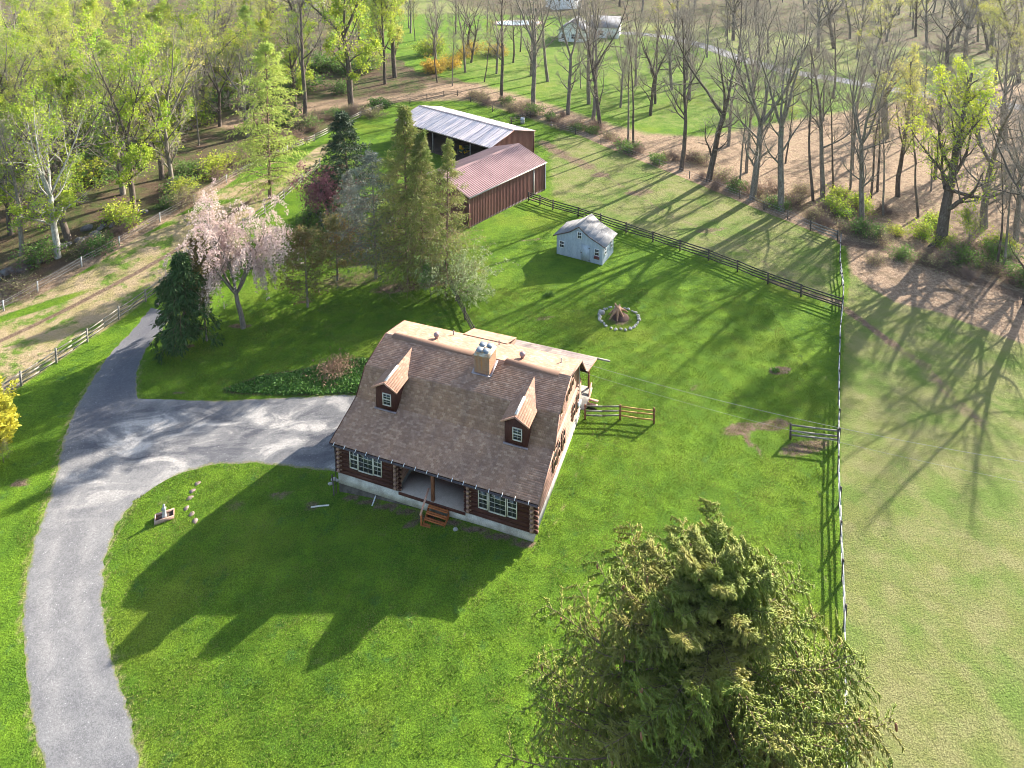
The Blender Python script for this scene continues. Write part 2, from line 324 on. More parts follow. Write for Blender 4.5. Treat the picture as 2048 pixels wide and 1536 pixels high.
M = dict(
    ground=ground_mat(), asphalt=asphalt_mat(),
    shingle=shingle_mat('brown_shingles', (.255, .148, .100), (.325, .198, .140), (.37, .235, .165)),
    porch_shingle=shingle_mat('grey_roof_felt', (.155, .125, .115), (.19, .155, .142), (.21, .17, .15), .9, .45),
    log=log_mat('shaded_stained_logs', (.045, .0145, .0105), (.072, .025, .018), 0),  # same logs as the gable, front-side shade put into the colour
    log_y=log_mat('sunlit_stained_logs', (.25, .140, .105), (.36, .215, .165), 1),  # same logs as the front, paleness of the sunlit side put into the colour
    log_end=log_mat('cut_log_ends', (.26, .15, .105), (.36, .22, .16), 0),
    board=log_mat('dark_boards', (.055, .018, .014), (.085, .030, .022), 2),
    concrete=simple('whitewashed_concrete', (.47, .44, .39), (.32, .29, .25), 1.6, .9, .2, .3),
    dark_concrete=simple('damp_concrete', (.06, .05, .042), (.11, .095, .08), 2.0, .95, .1, .3),
    porch=simple('pale_porch_floor', (.34, .28, .245), (.30, .245, .21), 2.5, .8, .2),
    trim=simple('cream_trim', (.62, .58, .50), (.54, .50, .43), 2, .6),
    white=simple('white_paint', (.82, .82, .80), (.74, .74, .73), 2, .6),
    glass=glass_mat(),
    gutter=simple('dark_gutter', (.06, .042, .038), (.085, .06, .055), 2, .45, .4),
    flash=simple('metal_flashing', (.30, .24, .24), (.22, .17, .17), 2, .5, .5),
    brick=None, redwood=log_mat('orange_stained_wood', (.34, .10, .030), (.46, .155, .050), 0),
    rail_wood=log_mat('pinkish_rail_wood', (.42, .22, .16), (.50, .28, .20), 1),
    post_wood=log_mat('brown_post_wood', (.16, .062, .034), (.22, .09, .05), 2),
    barn_side=simple('barn_siding', (.125, .048, .046), (.165, .068, .062), .8, .5, .35, stretch=(1, 1, .25)),
    barn_roof=metal_roof_mat('red_metal_roof', (.205, .112, .105), (.255, .148, .138), (.31, .20, .19), .5),
    old_roof=metal_roof_mat('pale_metal_roof', (.60, .515, .495), (.66, .575, .555), (.44, .35, .335), .42, 1.5),
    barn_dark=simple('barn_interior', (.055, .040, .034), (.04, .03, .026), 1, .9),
    shed_side=simple('blue_grey_boards', (.40, .46, .52), (.34, .40, .47), 1.2, .65, .3, stretch=(2, 2, .3)),
    shed_roof=simple('grey_roll_roofing', (.27, .26, .255), (.19, .185, .185), .8, .85, .2, .3),
    fence_dark=simple('dark_fence_wood', (.055, .043, .036), (.10, .085, .07), 2, .85, .2, stretch=(1, 1, 1)),
    fence_grey=simple('weathered_fence_wood', (.27, .25, .22), (.16, .145, .125), 2.2, .9, .15),
    fence_new=simple('fresh_fence_wood', (.50, .31, .11), (.42, .25, .09), 1.5, .7, .2),
    fence_pale=simple('pale_bleached_wood', (.46, .45, .42), (.33, .32, .30), 2, .9, .15),
    wire=simple('galvanised_wire', (.42, .42, .40), (.36, .36, .35), 1, .5, .5),
    cable=simple('grey_cable', (.33, .33, .32), (.25, .25, .25), 1, .6),
    steel=simple('galvanised_steel', (.46, .47, .48), (.38, .39, .40), 2, .4, .5, metal=.3),
    slate=simple('blue_grey_metal', (.20, .23, .26), (.13, .15, .17), 3, .45, .4),
    cap=simple('stained_mortar_cap', (.52, .47, .38), (.40, .26, .15), 2.5, .9),
    tan_vent=simple('mauve_metal', (.24, .15, .14), (.28, .18, .17), 2, .35, .5),
    stone=simple('pale_field_stone', (.44, .41, .36), (.30, .28, .245), 1.8, .9, .2, .5, .03),
    darkstone=simple('dark_field_stone', (.11, .105, .105), (.20, .19, .18), 1.2, .95, .15, .5, .03),
    flag=simple('reddish_flagstone', (.19, .135, .115), (.24, .18, .155), 2, .9, .2),
    stump=log_mat('weathered_stump_wood', (.30, .155, .085), (.42, .25, .15), 2), stump_dark=simple('rotten_stump', (.085, .045, .035), (.13, .075, .055), 3, .95),
    statue=simple('grey_statue_stone', (.36, .355, .34), (.26, .26, .25), 3, .85), box_wood=simple('pink_planter_wood', (.42, .28, .21), (.34, .21, .155), 2, .8), soil=simple('dark_soil', (.05, .035, .028), (.08, .055, .042), 4, .95),
    bark=bark_mat('grey_bark', (.15, .125, .10), (.23, .20, .165), (.21, .215, .15)),
    bark_dark=bark_mat('dark_bark', (.082, .062, .050), (.135, .108, .088), (.155, .14, .10)),
    bark_pale=bark_mat('pale_blotched_bark', (.40, .385, .345), (.25, .24, .20), (.47, .455, .41)),
    bark_red=bark_mat('brown_bark', (.15, .092, .065), (.22, .15, .11), (.20, .155, .115)),
    twig=simple('grey_twigs', (.33, .285, .235), (.25, .215, .18), .4, .9, .1),
    twig_dark=simple('brown_twigs', (.165, .115, .095), (.22, .165, .135), .4, .9, .1),
    leaf_lime=leaf_mat('lime_spring_leaves', (.34, .42, .035), (.50, .53, .07), (.24, .38, .04), .45),
    leaf_gold=leaf_mat('yellow_green_buds', (.40, .40, .09), (.52, .48, .13), (.33, .37, .09), .45),
    leaf_olive=leaf_mat('olive_buds', (.30, .28, .12), (.37, .33, .17), None, .4),
    leaf_green=leaf_mat('fresh_green_leaves', (.10, .20, .035), (.17, .28, .06), (.08, .17, .03), .35),
    leaf_deep=leaf_mat('deep_green_leaves', (.045, .12, .022), (.09, .20, .035), None, .3),
    larch=leaf_mat('feathery_larch_needles', (.30, .39, .07), (.40, .47, .12), (.25, .36, .08), .45),
    spruce=leaf_mat('olive_spruce_needles', (.120, .165, .036), (.215, .255, .070), (.25, .235, .085), .32),
    spruce_dark=leaf_mat('dark_spruce_needles', (.018, .040, .022), (.036, .066, .030), None, .15),
    spruce_blue=leaf_mat('blue_grey_needles', (.115, .145, .135), (.17, .195, .175), (.10, .10, .08), .2),
    pine=leaf_mat('rusty_pine_needles', (.11, .13, .036), (.19, .18, .065), (.17, .105, .045), .2),
    cypress=leaf_mat('dark_cypress_sprays', (.020, .050, .016), (.060, .115, .034), None, .15),
    fg_spruce=leaf_mat('sunlit_spruce_shoots', (.18, .255, .034), (.35, .40, .072), (.38, .345, .09), .36, .5, .35, .35),
    blossom=leaf_mat('pale_pink_blossom', (.60, .475, .45), (.70, .59, .56), (.50, .37, .38), .35),
    purple=leaf_mat('purple_leaves', (.20, .075, .10), (.29, .12, .15), None, .35),
    gold=leaf_mat('golden_conifer_sprays', (.52, .45, .045), (.64, .55, .08), (.40, .38, .05), .3),
    orange=leaf_mat('orange_yellow_sprays', (.55, .33, .03), (.62, .44, .07), (.40, .36, .06), .35),
    dogwood=leaf_mat('pale_dogwood_leaves', (.20, .27, .10), (.38, .42, .26), (.15, .23, .07), .35),
    blade=leaf_mat('lawn_blades', (.095, .165, .018), (.165, .235, .030), (.19, .215, .055), .35, .6, .2, .5),
    dead=leaf_mat('dry_brown_leaves', (.24, .15, .10), (.33, .22, .15), None, .2),
    cone=simple('pinkish_spruce_cones', (.36, .16, .10), (.28, .12, .075), 3, .8),
    road=simple('far_grey_road', (.15, .15, .155), (.19, .19, .195), .5, .9),
    roof_far=simple('far_grey_shingles', (.20, .20, .215), (.16, .16, .17), 1, .9),
    car_white=simple('white_car_paint', (.78, .79, .80), (.74, .75, .76), 1, .25, .5), tyre=simple('black_rubber', (.02, .02, .021), (.03, .03, .03), 3, .9),
    pool=simple('pale_blue_pool_cover', (.34, .45, .52), (.42, .52, .58), .6, .5), pool_rim=simple('reddish_pool_paving', (.42, .29, .24), (.35, .24, .20), 1, .8),
    tractor_yellow=simple('yellow_paint', (.80, .52, .03), (.72, .45, .02), 2, .4), tractor_green=simple('dark_green_paint', (.03, .10, .03), (.025, .08, .025), 2, .4),
)
def brick_mat():
    m = NT('chimney_brick'); uv = m.coord('UV')
    br = m.n('TexBrick', Vector=uv, Color1=(.22, .085, .042, 1), Color2=(.34, .16, .080, 1), Mortar=(.30, .24, .18, 1), Scale=1.0)
    br.inputs['Mortar Size'].default_value = .012; br.inputs['Brick Width'].default_value = .22; br.inputs['Row Height'].default_value = .075
    run = m.noise(m.coord('UV', (5, .5, 1)), 1.2, 3); col = m.mix(m.mapr(run, .5, .7), br.outputs[0], (.42, .17, .05))
    return m.done(col, .85, m.bump(br.outputs['Fac'], .4, .01), .2)
M['brick'] = brick_mat()

# ------------------------------------------------------------------ ground sheet with zones
def poly(pts): return np.array([at(x, y)[:2] for x, y in pts])
def seg_dist(P, L, closed=False):
    A = L; B = np.roll(L, -1, 0)
    if not closed: A, B = A[:-1], B[:-1]
    d = np.full(len(P), 1e9)
    for a, b in zip(A, B):
        ab = b-a; t = np.clip(((P-a)@ab)/(ab@ab+1e-9), 0, 1); d = np.minimum(d, np.linalg.norm(P-(a+t[:, None]*ab), axis=1))
    return d
def inside(P, L):
    x, y = P[:, 0], P[:, 1]; c = np.zeros(len(P), bool); j = len(L)-1
    for i in range(len(L)):
        xi, yi = L[i]; xj, yj = L[j]
        c ^= ((yi > y) != (yj > y)) & (x < (xj-xi)*(y-yi)/((yj-yi) if yj != yi else 1e-9)+xi); j = i
    return c
def area(P, L, soft): # 1 inside, 0 outside, soft edge
    d = seg_dist(P, L, True); s_ = np.where(inside(P, L), d, -d); return smooth(.5+s_/(2*soft))
def line(P, L, width, soft): return 1-smooth((seg_dist(P, L)-width/2+soft/2)/soft)
def blob(P, px, py, rx, ry=None, rot=0):
    c = at(px, py)[:2]; ry = ry or rx; d = P-c; cs, sn = math.cos(rot), math.sin(rot)
    u_ = (d[:, 0]*cs+d[:, 1]*sn)/rx; v_ = (-d[:, 0]*sn+d[:, 1]*cs)/ry; return 1-smooth((np.sqrt(u_*u_+v_*v_)-.35)/.8)

def axis_coords(a0, a1, step, lo, hi, g=1.16):
    mid = list(np.arange(a0, a1+1e-6, step)); st = step; left = []; v = a0
    while v > lo: st *= g; v -= st; left.append(v)
    st = step; right = []; v = mid[-1]
    while v < hi: st *= g; v += st; right.append(v)
    return np.array(left[::-1]+mid+right)
gx = axis_coords(-62, 66, .55, -1500, 1500); gy = axis_coords(22, 132, .55, -200, 2200)
GX, GY = np.meshgrid(gx, gy); GP = np.stack([GX.ravel(), GY.ravel()], 1)
gz = zt(GP[:, 0], GP[:, 1]); nx, ny = len(gx), len(gy)
gm = MB(); ii = np.arange(ny-1)[:, None]*nx+np.arange(nx-1)[None, :]
gm.add(np.column_stack([GP, gz]), np.stack([ii, ii+1, ii+nx+1, ii+nx], -1).reshape(-1, 4))
ground = gm.build('ground', M['ground'], smooth_=True); tag(ground, kind='structure')
Z = {k: np.zeros(len(GP)) for k in ('pasture', 'straw', 'rough', 'litter', 'dirt')}
def mx(k, a): Z[k] = np.maximum(Z[k], a)
X_, Y_ = GP[:, 0], GP[:, 1]
mx('pasture', area(GP, poly([(1692, 480), (1700, 560), (1690, 640), (1680, 850), (1686, 1100), (1690, 1400), (1700, 1700), (3200, 1700), (2600, 700), (2100, 620), (1900, 560)]), .9))
mx('pasture', .62*area(GP, poly([(1090, 300), (1095, 395), (1200, 440), (1400, 512), (1680, 608), (1685, 480), (1540, 425), (1380, 355), (1210, 285), (1110, 262)]), 2))
mx('straw', .92*area(GP, poly([(-400, 860), (0, 800), (240, 640), (420, 500), (620, 350), (670, 285), (640, 290), (560, 350), (453, 372), (320, 450), (160, 540), (0, 620), (-400, 760)]), 1.0))
for (x, y, rx, ry) in ((80, 570, 9, 1.3), (250, 475, 9, 1.2), (60, 620, 8, 1.2), (400, 415, 8, 1.2)): Z['straw'] *= 1-.7*blob(GP, x, y, rx, ry, .65)
leftwood = poly([(-900, 700), (0, 590), (74, 583), (164, 532), (239, 490), (320, 442), (388, 406), (453, 362), (560, 310), (629, 275), (690, 240), (810, 200), (950, 195), (960, 170), (830, 140), (700, 60), (640, -40), (-2200, -60)])
mx('rough', area(GP, leftwood, 1.5))
rightwood = poly([(820, 203), (941, 203), (1050, 235), (1102, 254), (1202, 288), (1380, 355), (1528, 418), (1680, 478), (1690, 500), (1800, 522), (1900, 555), (2048, 610), (2500, 760), (3600, 400), (2600, 150), (2000, 160), (1850, 190), (1600, 235), (1400, 270), (1300, 265), (1200, 240), (1080, 200), (960, 165), (850, 160)])
mx('litter', .62*area(GP, rightwood, 2.5)); mx('pasture', .9*area(GP, rightwood, 2.5))
mx('litter', .95*line(GP, poly([(1140, 250), (1210, 283), (1380, 350), (1530, 412), (1690, 474), (1800, 515), (2048, 600)]), 3.5, 2))
mx('litter', area(GP, poly([(1692, 488), (1760, 497), (1850, 525), (2060, 602), (2300, 700), (2150, 720), (2000, 672), (1880, 625), (1790, 605), (1740, 575), (1702, 545)]), 1.6))
mx('pasture', .75*area(GP, poly([(1500, 120), (1900, 180), (2600, 260), (4200, 200), (3500, -100), (1200, -120), (700, -100), (640, -30), (800, 30), (1100, 30)]), 8))
mx('pasture', .45*area(GP, poly([(820, 60), (850, 150), (960, 165), (1080, 200), (1200, 240), (1300, 262), (1400, 268), (1600, 232), (1850, 188), (1500, 60), (1200, 40)]), 4)); mx('litter', .6*line(GP, poly([(470, 245), (640, 210), (800, 195), (950, 190)]), 9, 5))
# dark leaf bands along the right wood's foot and the left wood's foot
mx('dirt', .8*line(GP, poly([(1690, 486), (1760, 497), (1850, 524), (1950, 560), (2070, 603), (2300, 690)]), 1.9, 1.4))
mx('litter', .9*line(GP, poly([(0, 600), (74, 578), (164, 527), (239, 484), (320, 437), (388, 400), (453, 358)]), 3.0, 2))
# tracks
mx('dirt', .9*line(GP, poly([(-80, 720), (0, 682), (150, 610), (280, 542), (420, 462), (500, 402), (565, 350)]), .75, .9))
mx('dirt', .58*line(GP, poly([(1105, 302), (1200, 345), (1330, 425), (1480, 492), (1600, 572), (1690, 618), (1735, 650), (1790, 692)]), 1.0, 1.6))
mx('dirt', .8*line(GP, poly([(1690, 618), (1735, 650), (1790, 692)]), 1.1, 1.4)); mx('dirt', .75*line(GP, poly([(690, 994), (860, 1036), (960, 1062), (1066, 1092)]), .7, .6))
mx('dirt', .55*line(GP, poly([(1790, 692), (1850, 730), (1900, 790), (1960, 850)]), 2.2, 3))
mx('dirt', .6*line(GP, poly([(1085, 285), (1130, 312), (1180, 335)]), 3.5, 3))
mx('dirt', .6*line(GP, poly([(1540, 560), (1610, 585), (1680, 606)]), 1.6, 1.5))
for (x, y, rx, ry, v) in ((1560, 741, 1.6, .8, .8), (1388, 775, .6, .45, 1), (1480, 858, 2.4, 1.0, .7), (1505, 890, .5, 1.7, .7), (1545, 850, 2.2, .9, .75), (1610, 895, 3.2, 1.0, .75), (1600, 905, 2.5, .5, .5),
                          (1090, 636, 1.9, .6, .6), (1060, 480, 3.2, .5, .55), (1280, 385, 4, 1.6, .6), (1200, 350, 3, 1.5, .6), (1420, 460, 4, 1.0, .55), (560, 990, 1.7, .7, .6), (625, 1012, 1.3, .6, .65), (820, 1046, .8, .4, .8),
                          (800, 1077, .35, .2, .9), (470, 1010, 1.5, .9, .5), (985, 1180, .6, .35, .5), (925, 1265, .5, .7, .5), (700, 560, 6, 3, .52), (800, 575, 5, 1.8, .62), (880, 565, 4, 1.2, .62), (740, 520, 5, 3, .5), (610, 603, 1.1, .4, .8), (478, 652, 1.8, .7, .8), (372, 692, 1.3, .6, .8), (415, 680, .8, .4, .7),
                          (330, 1000, 1.2, .8, .45), (350, 1040, .7, .5, .5), (520, 770, 1.4, .3, .7), (360, 785, 1.2, .3, .5), (40, 965, 1.6, .5, .7), (1650, 1000, .5, 2.5, .4), (1640, 1150, .6, 3, .4), (1775, 1020, 2, .3, .4), (1240, 640, 2.1, 1.7, .55), (1075, 398, 3, .6, .6), (1000, 428, 4, .35, .8)):
    mx('dirt', v*blob(GP, x, y, rx, ry, .25 if x > 1000 else .0))
mx('straw', .55*line(GP, poly([(1186, 862), (1160, 930), (1128, 1010), (1095, 1075)]), .5, .7)); mx('rough', .85*area(GP, poly([(1000, 30), (1500, 60), (2100, 130), (4200, 200), (3500, -150), (-2500, -150), (640, -60)]), 10))
mx('rough', .85*area(GP, poly([(440, 778), (520, 748), (600, 738), (690, 712), (740, 715), (720, 790), (560, 792), (450, 788)]), .8))
# sparse lawn seam along the drive edges
DR_L = [(96, 1600), (88, 1536), (62, 1440), (47, 1340), (41, 1250), (50, 1150), (72, 1060), (95, 1000), (110, 940), (122, 880), (152, 810), (190, 745), (226, 700), (262, 662), (282, 640), (300, 615)]
DR_R = [(296, 1600), (284, 1536), (268, 1440), (236, 1350), (217, 1270), (207, 1200), (212, 1120), (232, 1060), (272, 1000), (288, 950), (300, 900), (292, 840), (276, 790), (276, 745), (290, 705), (312, 676), (330, 655), (350, 628)]
AP_T = [(180, 806), (278, 797), (330, 800), (420, 802), (520, 797), (620, 792), (715, 790)]
AP_B = [(190, 1020), (272, 1002), (330, 957), (420, 930), (520, 925), (600, 935), (690, 945)]
def resample(pts, n):
    L = np.array([at(x, y)[:2] for x, y in pts]); d = np.r_[0, np.cumsum(np.linalg.norm(np.diff(L, axis=0), axis=1))]
    # smooth corner-cutting
    t = np.linspace(0, d[-1], n); P = np.stack([np.interp(t, d, L[:, 0]), np.interp(t, d, L[:, 1])], 1)
    for _ in range(6): P[1:-1] = .25*P[:-2]+.5*P[1:-1]+.25*P[2:]
    return P
def strip(LP, RP, across, lift, jl=True, jr=True):
    n = len(LP); ja = rng.normal(0, .07, n); jb = rng.normal(0, .07, n)
    for a in (ja, jb): a[1:-1] = (a[:-2]+a[1:-1]+a[2:])/2
    dirv = RP-LP; dirv /= np.linalg.norm(dirv, axis=1, keepdims=True)
    LP = LP+dirv*ja[:, None]*jl; RP = RP+dirv*jb[:, None]*jr
    s_ = np.linspace(0, 1, across); P = LP[:, None]*(1-s_)[None, :, None]+RP[:, None]*s_[None, :, None]
    z = zt(P[..., 0], P[..., 1])+lift; z[:, 0] -= .02*jl; z[:, -1] -= .02*jr
    V = np.concatenate([P, z[..., None]], -1).reshape(-1, 3); ii = np.arange(n-1)[:, None]*across+np.arange(across-1)[None, :]
    Q = np.stack([ii, ii+1, ii+across+1, ii+across], -1).reshape(-1, 4); E_ = np.broadcast_to(np.abs(s_*2-1)[None], (n, across)).ravel()
    return V, Q, E_
V1, Q1, E1 = strip(resample(DR_L, 260), resample(DR_R, 260), 14, .014)
V2, Q2, E2 = strip(resample(AP_T, 60), resample(AP_B, 60), 18, .020)
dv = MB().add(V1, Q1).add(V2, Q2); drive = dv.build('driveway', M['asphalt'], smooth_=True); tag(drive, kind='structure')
DP = np.concatenate([V1, V2])[:, :2]
def setattr_(o, name, a):
    at_ = o.data.attributes.new(name, 'FLOAT', 'POINT'); at_.data.foreach_set('value', np.asarray(a, np.float32))
setattr_(drive, 'z_dark', np.clip(area(DP, poly([(120, 880), (170, 790), (250, 670), (300, 600), (360, 620), (300, 700), (285, 790), (250, 830), (180, 880)]), 3), 0, 1))  # upper drive: darker asphalt, with the trees' shade put into its colour
setattr_(drive, 'z_streak', np.clip(0.0+1.0*area(DP, poly([(130, 900), (200, 820), (300, 800), (720, 780), (720, 950), (420, 935), (300, 960), (180, 1000), (110, 960)]), 4), 0, 1))
eE = np.concatenate([smooth((E1-.78)/.22), smooth((E2-.88)/.12)*.9]); n1 = len(V1)
mouth = area(DP, poly([(150, 840), (250, 800), (320, 800), (330, 955), (272, 1002), (200, 1010)]), 1.0); eE = eE*(1-mouth)
eE[n1:] *= smooth((DP[n1:, 0]-at(330, 870)[0])/2)*1.0
setattr_(drive, 'z_edge', eE)
trk = np.concatenate([np.maximum(np.exp(-((E1-.42)/.16)**2), 0), np.zeros(len(V2))]); setattr_(drive, 'z_track', trk)
ed = np.minimum(seg_dist(GP, resample(DR_L, 80)), seg_dist(GP, np.concatenate([resample(DR_R, 80)])))
mx('straw', .5*(1-smooth((ed-.1)/.8))*(GP[:, 1] < 62))
for k, a in Z.items(): setattr_(ground, 'z_'+k, np.clip(a, 0, 1))

# ------------------------------------------------------------------ log house
HYAW = -0.345
house = empty('log_house', (1.364, 40.298, 0), HYAW, 'dark log house with brown gambrel roof, two dormers and a central brick chimney', 'house')
def hpt(a, b, z):
    c, s_ = math.cos(HYAW), math.sin(HYAW); return np.array([1.364+a*c-b*s_, 40.298+a*s_+b*c, z])
HW, HD = 14.41, 12.0
PROF = [(-.35, 3.03), (3.06, 4.05), (4.45, 5.69), (7.49, 6.40), (10.53, 5.69), (12.35, 3.55)]
def logs(mb, p, q, r=.155, mi=0, mie=1):
    p = np.asarray(p, float); q = np.asarray(q, float)
    n0 = len(mb.V); mb.tubes([[p, q]], [[r, r]], 10, mi)
    V = mb.V[-1]; b0 = mb.n-len(V)
    for off, rev in ((0, 1), (10, 0)):
        ids = b0+off+np.arange(10); T = [(ids[0], ids[i], ids[i+1]) if not rev else (ids[0], ids[i+1], ids[i]) for i in range(1, 9)]
        mb.T.append(np.array(T)); mb.mt.append(np.full(len(T), mie, np.int32))
Z0, LH, NC = .53, .33, 7
mb = MB(); mb.box(-HW+.03, -.03, .03, HD-.03, -3.2, -.22)
mb.build('foundation_base', M['dark_concrete'], house)
mb = MB(); mb.box(-HW, 0, 0, HD, -.22, .53); mb.build('foundation', M['concrete'], house)
PA, PB = -9.72, -4.58
def log_end(mb, axis, at_, out, pos, z):
    """squared log end sticking out of a notched corner"""
    x = (min(at_, out), max(at_, out)); y = (pos-.085, pos+.085)
    (x0, x1), (y0, y1) = (x, y) if axis == 0 else (y, x)
    V = [(x0,y0,z-.085),(x1,y0,z-.085),(x1,y1,z-.085),(x0,y1,z-.085),(x0,y0,z+.085),(x1,y0,z+.085),(x1,y1,z+.085),(x0,y1,z+.085)]
    Qs = [(0,3,2,1),(4,5,6,7),(0,1,5,4),(1,2,6,5),(2,3,7,6),(3,0,4,7)]
    end = {(0, True): 3, (0, False): 5, (1, True): 4, (1, False): 2}[(axis, out > at_)]
    b0 = mb.n; mb.add(V, [q for i, q in enumerate(Qs) if i != end]); mb.Q.append(np.array([Qs[end]])+b0); mb.mq.append(np.array([1], np.int32)); mb.uvq.append(np.zeros((1, 4, 2)))
mb = MB()
for c in range(NC):
    z = Z0+LH*(c+.5)
    for (a0, a1) in ((-HW, PA), (PB, 0)): logs(mb, (a0, .13, z), (a1, .13, z), .172)
    logs(mb, (PA-.3, 2.6, z), (PB+.3, 2.6, z), .172)
    log_end(mb, 0, -HW, -HW-.26, .10, z); log_end(mb, 0, 0, .27, .10, z); log_end(mb, 0, PA, PA+.24, .10, z); log_end(mb, 0, PB, PB-.24, .10, z)
for (a0, a1) in ((-HW, PA), (PB, 0)): mb.box(a0, a1, .0, .25, Z0+LH*NC-.02, 3.04)
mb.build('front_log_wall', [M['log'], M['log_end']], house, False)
mb = MB()
for c in range(NC):
    z = Z0+LH*(c+1.0)
    if z > 3.2: continue
    logs(mb, (-.13, 0, z), (-.13, HD, z), .172); logs(mb, (-HW+.13, 0, z), (-HW+.13, HD, z), .172)
    logs(mb, (PA-.13, 0, z), (PA-.13, 2.6, z), .172); logs(mb, (PB+.13, 0, z), (PB+.13, 2.6, z), .172)
    for a in (-.11, -HW+.11, PA-.11, PB+.11): log_end(mb, 1, 0, -.20, a, z)
    log_end(mb, 1, HD, HD+.3, -.11, z)
    log_end(mb, 1, HD, HD+.3, -.11, z-.165)
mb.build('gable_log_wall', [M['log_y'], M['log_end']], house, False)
mb = MB()
for a in (-.16, -HW+.16):
    pr = [(0.05, .6), (.05, 3.02), (3.06, 3.93), (4.45, 5.55), (7.49, 6.27), (10.53, 5.55), (HD-.05, 3.85), (HD-.05, .6)]
    V = [(a+.06, b, z) for b, z in pr]+[(a-.06, b, z) for b, z in pr]; n = len(pr)
    T = [(0, i, i+1) for i in range(1, n-1)]+[(n, n+i+1, n+i) for i in range(1, n-1)]
    mb.add(V, [(i, i+n, (i+1) % n+n, (i+1) % n) for i in range(n)], T)
mb.build('gable_wall', M['log_y'], house)
mb = MB(); mb.box(-HW+.2, -.2, HD-.2, HD-.02, .5, 3.9); mb.box(PA, PB, 2.75, 2.85, .5, 3.72); mb.box(-HW+.25, -.25, .3, 3.0, 2.93, 2.97)
mb.build('rear_wall', M['board'], house)
# horizontal siding laps of the upper gable
mb = MB()
def gable_b(z): # width of the gable at height z
    lo = [(0.05, 3.02), (3.06, 3.93), (4.45, 5.55), (7.49, 6.37)]; hi = [(HD-.05, 3.85), (10.53, 5.55), (7.49, 6.37)]
    b0 = np.interp(z, [q[1] for q in lo], [q[0] for q in lo]); b1 = np.interp(z, [q[1] for q in hi], [q[0] for q in hi]) if z > 3.85 else HD-.05
    return b0, b1
z = 3.2
while z < 5.95:
    b0, b1 = gable_b(z+.2); mb.beam((-.085, b0, z+.1), (-.085, b1, z+.1), .05, .19); z += .205
mb.build('gable_siding', M['log_y'], house)
# roof: stepped shingle courses
def courses(mb, p, q, a0, a1, v0=0.0, expo=.15, t=.005, inv=False):
    p = np.array(p, float); q = np.array(q, float); L = np.linalg.norm(q-p); d = (q-p)/L; nrm = np.array([-d[1], d[0]])
    if nrm[1] < 0: nrm = -nrm
    n = max(1, round(L/expo)); sgn = 1 if d[0]*1 > 0 else -1
    for i in range(n):
        s0, s1 = L*i/n, L*(i+1)/n+.004
        jz = rng.normal(0, .0015)
        A = p+d*s0; B = p+d*s0+nrm*(t+jz); C = p+d*s1+nrm*.002
        V = [(a, *w_) for w_ in (A, B, C) for a in (a0, a1)]
        vv0, vv1 = v0+i*expo+.001, v0+(i+1)*expo-.001
        uv = [[(a0, vv0), (a1, vv0), (a1, vv0+.01), (a0, vv0+.01)], [(a0, vv0), (a1, vv0), (a1, vv1), (a0, vv1)]]
        Q = [(0, 1, 3, 2), (2, 3, 5, 4)]
        mb.add(V, Q, uvq=uv)
    return v0+n*expo
mb = MB(); A0, A1 = -14.78, .40; v = 0
v = courses(mb, PROF[0], PROF[1], A0, A1, v); v = courses(mb, PROF[1], PROF[2], A0, A1, v); v = courses(mb, PROF[2], PROF[3], A0, A1, v)
v = courses(mb, PROF[5], PROF[4], A0, A1, v+1); v = courses(mb, PROF[4], PROF[3], A0, A1, v)
roof = mb.build('roof', M['shingle'], house)
mb = MB()
for i in range(5):
    (b0, z0), (b1, z1) = PROF[i], PROF[i+1]
    V = [(a, b, z-dz) for a in (A0+.01, A1-.01) for (b, z) in ((b0, z0), (b1, z1)) for dz in (.006, .13)]
    mb.add(V, [(0, 1, 3, 2), (4, 6, 7, 5), (1, 5, 7, 3), (0, 2, 6, 4)])
mb.build('roof_deck', M['board'], roof)
for a in (A0-.025, A1+.025):
    for i in range(5):
        (b0, z0), (b1, z1) = PROF[i], PROF[i+1]
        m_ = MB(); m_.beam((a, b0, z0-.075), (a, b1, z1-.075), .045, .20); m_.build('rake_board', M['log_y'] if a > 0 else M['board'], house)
for a0, a1 in ((-14.1, -7.25), (-4.65, -.5)):
    m_ = MB(); V = [(a, b, z) for a in (a0, a1) for b, z in ((7.16, 6.33), (7.2, 6.42), (7.49, 6.50), (7.78, 6.42), (7.82, 6.33))]
    m_.add(V, [(i, i+1, i+6, i+5) for i in range(4)], [(0, 2, 1), (0, 3, 2), (0, 4, 3), (5, 6, 7), (5, 7, 8), (5, 8, 9)])
    m_.build('ridge_vent', M['shingle'], roof)
# gutter with straps
mb = MB(); V = []; n = 7
for a in (A0, A1):
    for k in range(n): an = math.pi+math.pi*k/(n-1); V.append((a, -.44+.075*math.cos(an), 2.98+.075*math.sin(an)))
    for k in range(n): an = 2*math.pi-math.pi*k/(n-1); V.append((a, -.44+.062*math.cos(an), 2.98+.062*math.sin(an)))
m_ = 2*n; mb.add(V, [(i, (i+1) % m_, (i+1) % m_+m_, i+m_) for i in range(m_)])
gut = mb.build('gutter', M['gutter'], house)
for k in range(17):
    a = A0+.35+k*.89+rng.normal(0, .06); m_ = MB(); m_.beam((a, -.52, 2.99), (a, -.32, 3.11), .035, .012); m_.build('gutter_strap', M['white'], gut)
mb = MB(); mb.tubes([[(-HW-.2, -.44, 2.92), (-HW-.14, -.3, 2.75), (-HW-.12, -.16, 2.6), (-HW-.12, -.14, -1.0), (-HW-.2, -.5, -1.2)]], [[.045]*5], 6); mb.build('downspout', M['gutter'], house)
mb = MB(); mb.tubes([[(.36, 1.3, 3.45), (.2, .9, 3.2), (.12, .8, 2.4)]], [[.04]*3], 6); mb.build('downspout', M['gutter'], house)

